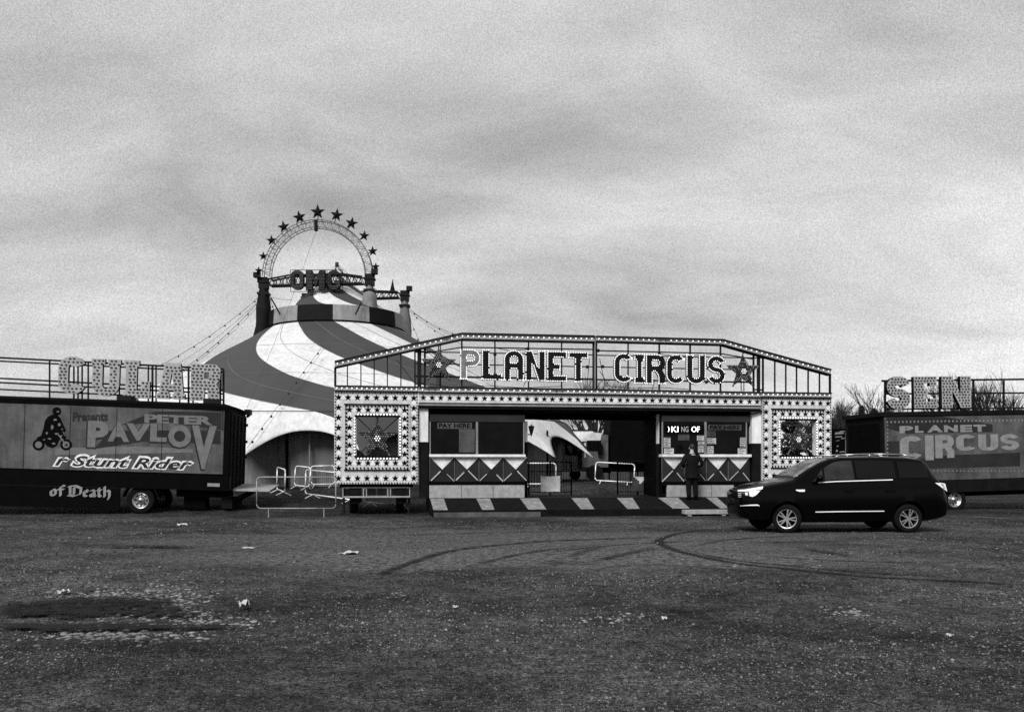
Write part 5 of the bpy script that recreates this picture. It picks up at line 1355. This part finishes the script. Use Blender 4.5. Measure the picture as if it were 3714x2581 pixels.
decal("tail_light", Z((2100, 364), (2150, 366), (2195, 372)), Z((2150, 400), (2190, 430), (2215, 452)), M['lamp'], 6, .012)
# side glass, windscreen
def side_pt(x, t_, lift=.008):
    hw, zb, zbl, ztp, wr, zr = (cr(ST, x, k) for k in range(1, 7)); y = lerp(.955 * hw, wr, t_); return (x, HY - y - lift - .012 * math.sin(math.pi * t_), lerp(zbl + .01, zr, t_))
def side_win(x0, x1, t0, t1, tl=None, name="side_window", m="cglass"):
    mb = MB(); n_ = 12
    for i in range(n_ + 1):
        x = lerp(x0, x1, i / n_); hi = t1 if tl is None else tl(i / n_)
        for j in range(5): mb.v.append(side_pt(x, lerp(t0, hi, j / 4)))
    for i in range(n_):
        for j in range(4): q = i * 5 + j; mb.f.append([q, q + 5, q + 6, q + 1]); mb.m.append(0)
    mb.build(name, M[m], car, smooth=True)
side_win(.62, .88, .1, .8, lambda t_: .12 + .62 * t_, m='fglass'); side_win(.92, 1.62, .1, .9, lambda t_: min(.9, .74 + .4 * t_), m='fglass'); side_win(1.68, 2.62, .1, .9); side_win(2.70, 3.42, .1, .88)
mb = MB(); n_ = 10; mm = 8
for i in range(n_ + 1):
    x = lerp(.26, 1.06, i / n_); hw, zb, zbl, ztp, wr, zr = (cr(ST, x, k) for k in range(1, 7))
    for j in range(mm + 1):
        v = 2 * j / mm - 1; yy = v * wr * .93; a = abs(v) * .93
        z = interp([(0, ztp), (.4, lerp(zr, ztp, .95)), (.75, lerp(zr, ztp, .78)), (.93, lerp(zr, ztp, .45)), (1, zr)], a)
        mb.v.append((x - .012, HY + yy, z + .008))
for i in range(n_):
    for j in range(mm): q = i * (mm + 1) + j; mb.f.append([q, q + mm + 1, q + mm + 2, q + 1]); mb.m.append(0)
ws = mb.build("windscreen", M['wind'], car, smooth=True); s_ = ws.modifiers.new("thickness", 'SOLIDIFY'); s_.thickness = .008
# roof rails
for yy, nm in ((HY - .62, 0), (HY + .62, 1)):
    mb = MB(); pts = [(1.25, yy, 1.77), (1.4, yy, 1.83), (2.2, yy, 1.855), (2.9, yy, 1.84), (3.2, yy, 1.775)]; mb.path(pts, .018, 6)
    for x in (2.1,): mb.tube((x, yy, 1.76), (x, yy, 1.855), .022)
    mb.build("roof_rail", M['alloy'], car, smooth=True)
# door mirror
mb = MB(); c = Vector(side_pt(.72, .12)); mb.sphere(c + Vector((0.02, -.14, .06)), .11, 10, 7, 0, (.9, 1.1, .75)); mb.tube(c, c + Vector((.0, -.1, .02)), .03); mb.build("door_mirror", M['carp'], car, smooth=True)
mb = MB(); mb.sphere(c + Vector((0.02, 2 * HY - .0, .06)), .11, 10, 7, 0, (.9, 1.1, .75)); mb.build("door_mirror", M['carp'], car, smooth=True)
for x in (1.62, 2.62):
    mb = MB(); mb.bar((x - .25, -.035, .98), (x - .05, -.035, .985), .028, .03); mb.build("door_handle", M['carp'], car)
def car_wheel(x, y, steer=0.0, face=-1):
    wh = thing_part("wheel", car); wh.location = (x, y, WR); wh.rotation_euler = (0, 0, steer)
    n_ = 32; mb = MB(); prof = [(.225, .0), (.24, -.015), (.29, -.022), (.325, .0), (WR, .03), (WR, .19), (.31, .22), (.2, .22)]
    for r_, yy in prof:
        for k in range(n_): mb.v.append((r_ * math.cos(2 * math.pi * k / n_), -face * yy, r_ * math.sin(2 * math.pi * k / n_)))
    for j in range(len(prof) - 1):
        for k in range(n_): mb.f.append([j * n_ + k, j * n_ + (k + 1) % n_, (j + 1) * n_ + (k + 1) % n_, (j + 1) * n_ + k]); mb.m.append(0)
    mb.build("tyre", M['rubber'], wh, smooth=True)
    mb = MB()
    for r0, r1, y0 in ((.225, .205, .0),):
        for k in range(n_):
            a0, a1 = 2 * math.pi * k / n_, 2 * math.pi * (k + 1) / n_
            mb.add([(r * math.cos(a), -face * yy, r * math.sin(a)) for a in (a0, a1) for r, yy in ((.228, -.002), (.208, .004), (.2, .08))], [(0, 3, 4, 1), (1, 4, 5, 2)], 0)
    mb.tube((0, -face * .09, 0), (0, -face * .1, 0), .205, 24, 1)
    for k in range(10):
        a = 2 * math.pi * k / 10 + (.12 if k % 2 else -.12) + .3; c_, s_ = math.cos(a), math.sin(a)
        mb.bar((.03 * c_, -face * .015, .03 * s_), (.21 * c_, -face * .012, .21 * s_), .03, .03, (0, 1, 0), 0)
    mb.tube((0, -face * .0, 0), (0, -face * .05, 0), .055, 12, 0)
    mb.build("rim", [M['alloy'], M['black']], wh)
car_wheel(0, .05, R(-24)); car_wheel(WB, .03); car_wheel(0, 1.8, R(-24), 1); car_wheel(WB, 1.83, 0, 1)

# ================================================================ PERSON at the counter
pm = Matrix.Translation(GM @ Vector((g.at(2510, 1700, -.42)[0], -.42, 0))) @ Matrix.Rotation(GA + R(4), 4, 'Z')
pz = lerp(zb_, zf, (.42 - .03) / 1.52) + .006
pm = Matrix.Translation((0, 0, pz)) @ pm
person = thing("person", "person in dark jacket and trousers at the ticket counter, back turned", "person", pm)
def skin(name, verts, edges, m, parent, sub=1):
    me = bpy.data.meshes.new(name); bm = bmesh.new(); sl = bm.verts.layers.skin.verify(); vs = []
    for i, (co_, r_) in enumerate(verts):
        v = bm.verts.new(co_); v[sl].radius = r_ if isinstance(r_, tuple) else (r_, r_); v[sl].use_root = (i == 0); vs.append(v)
    for a, b_ in edges: bm.edges.new((vs[a], vs[b_]))
    bm.to_mesh(me); bm.free(); me.materials.append(m)
    o = bpy.data.objects.new(name, me); col.objects.link(o); o.parent = parent
    sk = o.modifiers.new("skin", 'SKIN'); sk.use_smooth_shade = True
    ss = o.modifiers.new("sub", 'SUBSURF'); ss.levels = sub; ss.render_levels = sub; return o
h = 1.86 / 1.80
V = lambda x, y, z: (x * h, y * h, z * h)
body_v = [(V(0, 0, .95), (.15, .10)), (V(0, 0, 1.15), (.14, .10)), (V(0, .01, 1.35), (.17, .11)), (V(0, .0, 1.48), (.12, .09)), (V(0, .01, 1.56), .055), (V(0, .03, 1.66), (.075, .09)), (V(0.01, .035, 1.75), (.06, .075)),
          (V(-.19, .0, 1.42), .06), (V(-.26, -.02, 1.15), .045), (V(-.2, .2, 1.05), .035), (V(.19, .0, 1.42), .06), (V(.27, -.02, 1.15), .045), (V(.2, .2, 1.05), .035),
          (V(-.09, 0, .88), .09), (V(-.1, .02, .5), .06), (V(-.1, -.02, .1), .045), (V(.09, 0, .88), .09), (V(.11, .03, .5), .06), (V(.12, -.01, .1), .045)]
skin("body", body_v, [(0, 1), (1, 2), (2, 3), (3, 4), (4, 5), (5, 6), (2, 7), (7, 8), (8, 9), (2, 10), (10, 11), (11, 12), (0, 13), (13, 14), (14, 15), (0, 16), (16, 17), (17, 18)], M['skin'], person)
jv = [(V(0, 0, .9), (.235, .16)), (V(0, 0, 1.1), (.225, .16)), (V(0, .0, 1.32), (.25, .16)), (V(0, -.005, 1.45), (.19, .12)), (V(0, 0, 1.51), (.085, .075)),
      (V(-.23, .0, 1.41), .1), (V(-.33, -.03, 1.14), .085), (V(-.22, .19, 1.06), .05), (V(.23, .0, 1.41), .1), (V(.34, -.03, 1.14), .085), (V(.22, .19, 1.06), .05), (V(0, 0, .8), (.2, .145))]
skin("jacket", jv, [(0, 1), (1, 2), (2, 3), (3, 4), (2, 5), (5, 6), (6, 7), (2, 8), (8, 9), (9, 10), (0, 11)], M['cloth'], person)
tv = [(V(0, 0, .9), (.17, .12)), (V(-.10, 0, .8), .13), (V(-.11, .02, .48), .105), (V(-.11, -.01, .06), .09), (V(.10, 0, .8), .13), (V(.12, .03, .48), .105), (V(.13, .0, .06), .09)]
skin("trousers", tv, [(0, 1), (1, 2), (2, 3), (0, 4), (4, 5), (5, 6)], M['cloth'], person)
for sx in (-.115, .135):
    mb = MB(); mb.sphere(V(sx, .06, .04), .1, 10, 6, 0, (.5, 1.45, .42)); mb.build("shoe", M['black'], person, smooth=True)
mb = MB(); mb.sphere(V(.005, .015, 1.715), .105, 14, 10, 0, (.86, 1.0, 1.0))
o = mb.build("hair", M['hair'], person, smooth=True)
mb = MB()
for s in (-1, 1): mb.sphere(V(.005 + s * .083, .04, 1.665), .028, 8, 6, 0, (.5, .8, 1.2))
mb.sphere(V(0, .125, 1.66), .02, 6, 5, 0, (.7, 1, 1.2)); mb.build("ear", M['skin'], person, smooth=True)
for s in (-1, 1):
    mb = MB(); c = Vector(V(s * .19, .24, 1.05)); mb.sphere(c, .045, 8, 6, 0, (.8, 1.1, .5))
    for k in range(4): a = c + Vector(((k - 1.5) * .019, .04, 0)); mb.tube(a, a + Vector((0, .04 + .008 * (k in (1, 2)), -.005)), .009, 6, r2=.008); mb.tube(a + Vector((0, .04 + .008 * (k in (1, 2)), -.005)), a + Vector((0, .07, -.03)), .008, 6, r2=.006)
    mb.tube(c + Vector((-s * .03, .0, 0)), c + Vector((-s * .06, .04, -.01)), .011, 6, r2=.008); mb.build("hand", M['skin'], person, smooth=True)

# ================================================================ BACKGROUND: trees, caravan, lorry, poster board
def tree(x, y, hgt, seed, label, lean=0.0, spread=1.0, tw=1.0):
    rnd = random.Random(seed); z0 = height(x, y)
    o = thing("bare_tree", label, "tree", Matrix.Translation((x, y, z0)), "bare trees behind the circus")
    tr, cw = MB(), MB()
    def grow(p, d, ln, r_, lev):
        q = p + d * ln
        (tr if lev < 2 else cw).tube(p, q, r_, 6 if lev < 2 else (4 if lev < 4 else 3), 0, r_ * .68, cap=False)
        if lev >= 6 or ln < .12: return
        k = 3 if lev < 4 else 3 if lev < 5 else 2
        for i in range(k):
            nd = (d + Vector((rnd.uniform(-1, 1), rnd.uniform(-1, 1), rnd.uniform(-.2, .5))) * (.55 * spread)).normalized()
            st_ = p.lerp(q, rnd.uniform(.55, 1.0)) if i else q
            grow(st_, nd, ln * rnd.uniform(.58, .85), r_ * .62, lev + 1)
    grow(Vector((0, 0, 0)), Vector((lean, 0, 1)).normalized(), hgt * .30, hgt * .022, 0)
    for k in range(3): grow(Vector((0, 0, hgt * (.18 + .08 * k))), Vector((rnd.uniform(-.8, .8), rnd.uniform(-.5, .5), .8)).normalized(), hgt * .2, hgt * .012, 1)
    tr.build("trunk", M['bark'], o); cw.build("crown", M['twig'], o)
def at_px(px, D): return (px - CX) / F * D
def conifer(x, y, hgt, seed, label, wide=.3):
    rnd = random.Random(seed); z0 = height(x, y); o = thing("evergreen_tree", label, "tree", Matrix.Translation((x, y, z0)))
    mb = MB(); mb.tube((0, 0, 0), (0, 0, hgt * .95), hgt * .02, 6, r2=.02); mb.build("trunk", M['bark'], o); mb = MB()
    for k in range(3200):
        t_ = rnd.random() ** .8; rr = hgt * wide * (1 - t_) ** .7 * (.5 + .5 * rnd.random()) * (.75 + .35 * math.sin(t_ * 26)); a = rnd.uniform(0, 6.28)
        c = Vector((rr * math.cos(a), rr * math.sin(a), hgt * (.12 + .9 * t_))); s_ = rnd.uniform(.06, .16) * hgt / 5
        u = Vector((rnd.uniform(-1, 1), rnd.uniform(-1, 1), rnd.uniform(-.6, .6))).normalized(); v = u.orthogonal().normalized()
        mb.add([c - u * s_, c + v * s_ * .5, c + u * s_, c - v * s_ * .5], [(0, 1, 2, 3)])
    mb.build("crown", M['leaf'], o)
tree(at_px(3057, 44), 44, 5.4, 11, "bare tree close beside the right star panel, trunk by the poster board", .02, .8)
tree(at_px(3090, 50), 50, 5.2, 31, "slender bare tree between the poster board and the lorry tail", .0, .7)
tree(at_px(3035, 58), 58, 6.6, 33, "taller bare tree peeping out beside the right star panel", .08, .7)
tree(at_px(3020, 52), 52, 6.0, 12, "bare tree half behind the right star panel edge", -.05, .8)
tree(at_px(3180, 55), 55, 6.6, 14, "bare tree rising over the dark tail of the right lorry", .1, .8)
tree(at_px(3240, 60), 60, 6.4, 15, "bare tree just behind the large letter S", .05, .9)
tree(at_px(3500, 48), 48, 7.0, 16, "tall bare tree above the last letter of the right sign", -.05, .8)
tree(at_px(3640, 50), 50, 7.4, 21, "bare tree at the far right behind the lorry sign", .02, .9)
conifer(at_px(3125, 50), 50, 4.9, 3, "dark evergreen between two bare trees above the right lorry tail", .32)
tree(at_px(2130, 62), 62, 7.5, 17, "bare tree seen through the passage beside the tent slope", .15, 1.0)
tree(at_px(2185, 58), 58, 7.5, 18, "bare tree seen through the passage above the lorry cab", -.1, 1.0)
tree(at_px(2290, 64), 64, 8, 19, "bare tree hidden mostly by the dark lorry in the passage", 0, 1.0)
conifer(at_px(3170, 54), 54, 5.0, 8, "low dark evergreen behind the tail of the right lorry", .45)
conifer(at_px(3045, 56), 56, 4.9, 9, "dark bushy evergreen behind the poster board", .4)
conifer(at_px(2870, 46), 46, 4.5, 5, "dark evergreen glimpsed through the right star panel window", .35)
conifer(at_px(2960, 48), 48, 4.3, 6, "dark evergreen just right of the right star panel window", .35)
# caravan beyond the canopy
D = 52.0; cx = at_px(2105, D); zr_ = EYE + (1695 - 1561) / F * D
cv = thing("caravan", "white touring caravan seen under the tent edge through the passage", "caravan", Matrix.Translation((cx, D, height(cx, D))))
hh = zr_ - height(cx, D); mb = MB()
mb.prism([[(-1.5, .5), (1.0, .5), (1.12, 1.2), (.95, hh - .25), (.7, hh), (-1.3, hh), (-1.5, hh - .2)]], 0, 2.1); mb.build("caravan_body", M['white'], cv)
mb = MB(); mb.box(-.9, -.02, 1.45, .55, -.002, hh - .55); mb.build("window", M['cglass'], cv)
mb = MB(); mb.box(-1.5, -.06, hh + .0, .95, 2.1, hh + .06); mb.build("roof_edge", M['dark'], cv)
for xx in (-.3,): mb = MB(); mb.tube((xx, .1, .33), (xx, .3, .33), .33, 16); mb.build("wheel", M['rubber'], cv)
mb = MB(); mb.bar((1.0, 1.0, .5), (1.9, 1.0, .45), .1, .1); mb.tube((1.8, 1.0, .0), (1.8, 1.0, .45), .05); mb.build("tow_bar", M['iron'], cv)
M['cabm'] = mat('cab_paint', .07, .5, var=.5, scale=3)
# dark lorry in the passage, cab to the left
D = 49.5; bx = at_px(2112, D); bz = height(bx, D)
dl = thing("dark_lorry", "lorry with pale cab and dark body parked in the passage", "lorry", Matrix.Translation((bx, D, bz)) @ Matrix.Rotation(R(2), 4, 'Z'))
mb = MB(); mb.prism([[(0, .75), (1.45, .75), (1.45, 2.55), (.6, 2.62), (.12, 2.2), (-.02, 1.5)]], 0, 2.2); cab = mb.build("cab", M['cabm'], dl); mb = MB(); mb.prism([[(.05, 2.2), (1.0, 2.2), (1.1, 2.64), (.6, 2.70), (.14, 2.36)]], -.02, 2.22); mb.box(.1, -.015, 1.3, .2, -.002, 2.1); mb.build("cab_roof", M['steel'], cab)
mb = MB(); mb.box(.25, -.02, 1.65, 1.05, -.002, 2.25); mb.build("cab_window", M['cglass'], cab)
mb = MB(); mb.box(.85, -.32, 1.45, 1.1, -.12, 2.05); mb.tube((.9, -.22, 2.05), (.9, 0, 2.2), .02); mb.tube((.9, -.22, 1.45), (.9, 0, 1.3), .02); mb.build("wing_mirror", M['black'], cab)
mb = MB(); mb.box(1.55, -.1, .95, 9.5, 2.4, 3.6); mb.build("lorry_box", M['black'], dl)
mb = MB(); mb.box(1.7, -.13, 1.0, 6.5, -.105, 1.12); mb.build("body_rail", M['dark'], dl)
for xx in (.7, 5.6):
    mb = MB(); mb.tube((xx, .0, .45), (xx, .3, .45), .45, 18); mb.build("wheel", M['rubber'], dl)
mb = MB(); mb.box(1.0, .3, .5, 9.0, 2.0, .95); mb.build("chassis", M['black'], dl)
# poster board between panel and right lorry
D = 34.5; x0, x1 = at_px(3017, D), at_px(3072, D); zt = EYE + (1695 - 1554) / F * D; zb2 = EYE + (1695 - 1648) / F * D
bo_ = thing("poster_board", "dark poster board with pale marks standing beside the right star panel", "board", Matrix.Translation((x0, D, 0)))
W_ = x1 - x0; mb = MB(); mb.box(0, 0, zb2 - .1, W_, .05, zt); mb.box(.05, .0, 0, .12, .05, zb2 - .1); mb.box(W_ - .12, .0, 0, W_ - .05, .05, zb2 - .1); mb.build("backing_board", M['black'], bo_)
mb = MB(); rnd = random.Random(5)
mb.box(W_ - .07, -.012, zb2, W_ - .03, -.002, zt - .1)
for (u0, v0, u1, v1) in ((.2, .78, .8, .88), (.5, .86, .9, .93), (.22, .66, .7, .72), (.6, .6, .92, .66), (.25, .52, .5, .56), (.3, .3, .45, .36), (.25, .1, .4, .2), (.5, .08, .85, .14)):
    mb.prism([[(W_ * u0, lerp(zb2, zt, v0)), (W_ * u1, lerp(zb2, zt, v0 + .02)), (W_ * (u1 - .03), lerp(zb2, zt, v1)), (W_ * (u0 + .03), lerp(zb2, zt, v1 - .02))]], -.012, -.003)
mb.build("poster_paint", M['plet'], bo_)

# ================================================================ LITTER
def litter(px, py, w_, d_, label, name="paper_scrap", crumple=.03, m='paper', seed=1):
    rnd = random.Random(seed); p = G(px, py); mb = MB(); k = 5
    a = rnd.uniform(-.4, .4)
    for j in range(k + 1):
        for i in range(k + 1):
            u, v = (i / k - .5) * w_ * rnd.uniform(.9, 1.1), (j / k - .5) * d_ * rnd.uniform(.9, 1.1)
            mb.v.append((u * math.cos(a) - v * math.sin(a), u * math.sin(a) + v * math.cos(a), .012 + rnd.random() * crumple))
    for j in range(k):
        for i in range(k): q = j * (k + 1) + i; mb.f.append([q, q + 1, q + k + 2, q + k + 1]); mb.m.append(0)
    o = mb.build(name, M[m]); o.location = (p.x, p.y, 0); sm = o.modifiers.new("thickness", 'SOLIDIFY'); sm.thickness = .006; tag(o, label, "litter", "litter on the yard")
litter(1269, 2009, .26, .34, "flat white paper lying on the yard left of the curved tyre track", seed=1, crumple=.05)
litter(885, 2208, .10, .14, "crumpled pale bag in the foreground right of the muddy hollow", "crumpled_bag", .10, seed=2)
litter(902, 1988, .26, .12, "thin pale strip of board lying below the lorry tail", "board_strip", .015, seed=3)
litter(231, 2154, .12, .16, "torn pale paper at the left end of the muddy hollow", seed=4, crumple=.05)
litter(662, 1907, .24, .12, "crumpled scrap beside the small dark rut under the lorry", seed=5, crumple=.07)
litter(3445, 2311, .04, .05, "small white scrap at the lower right of the yard", seed=6)
litter(2410, 2247, .05, .06, "small white scrap in the middle foreground beside pale chips", seed=7)
litter(1652, 2206, .05, .06, "tiny pale scrap left of the foreground middle", seed=8)
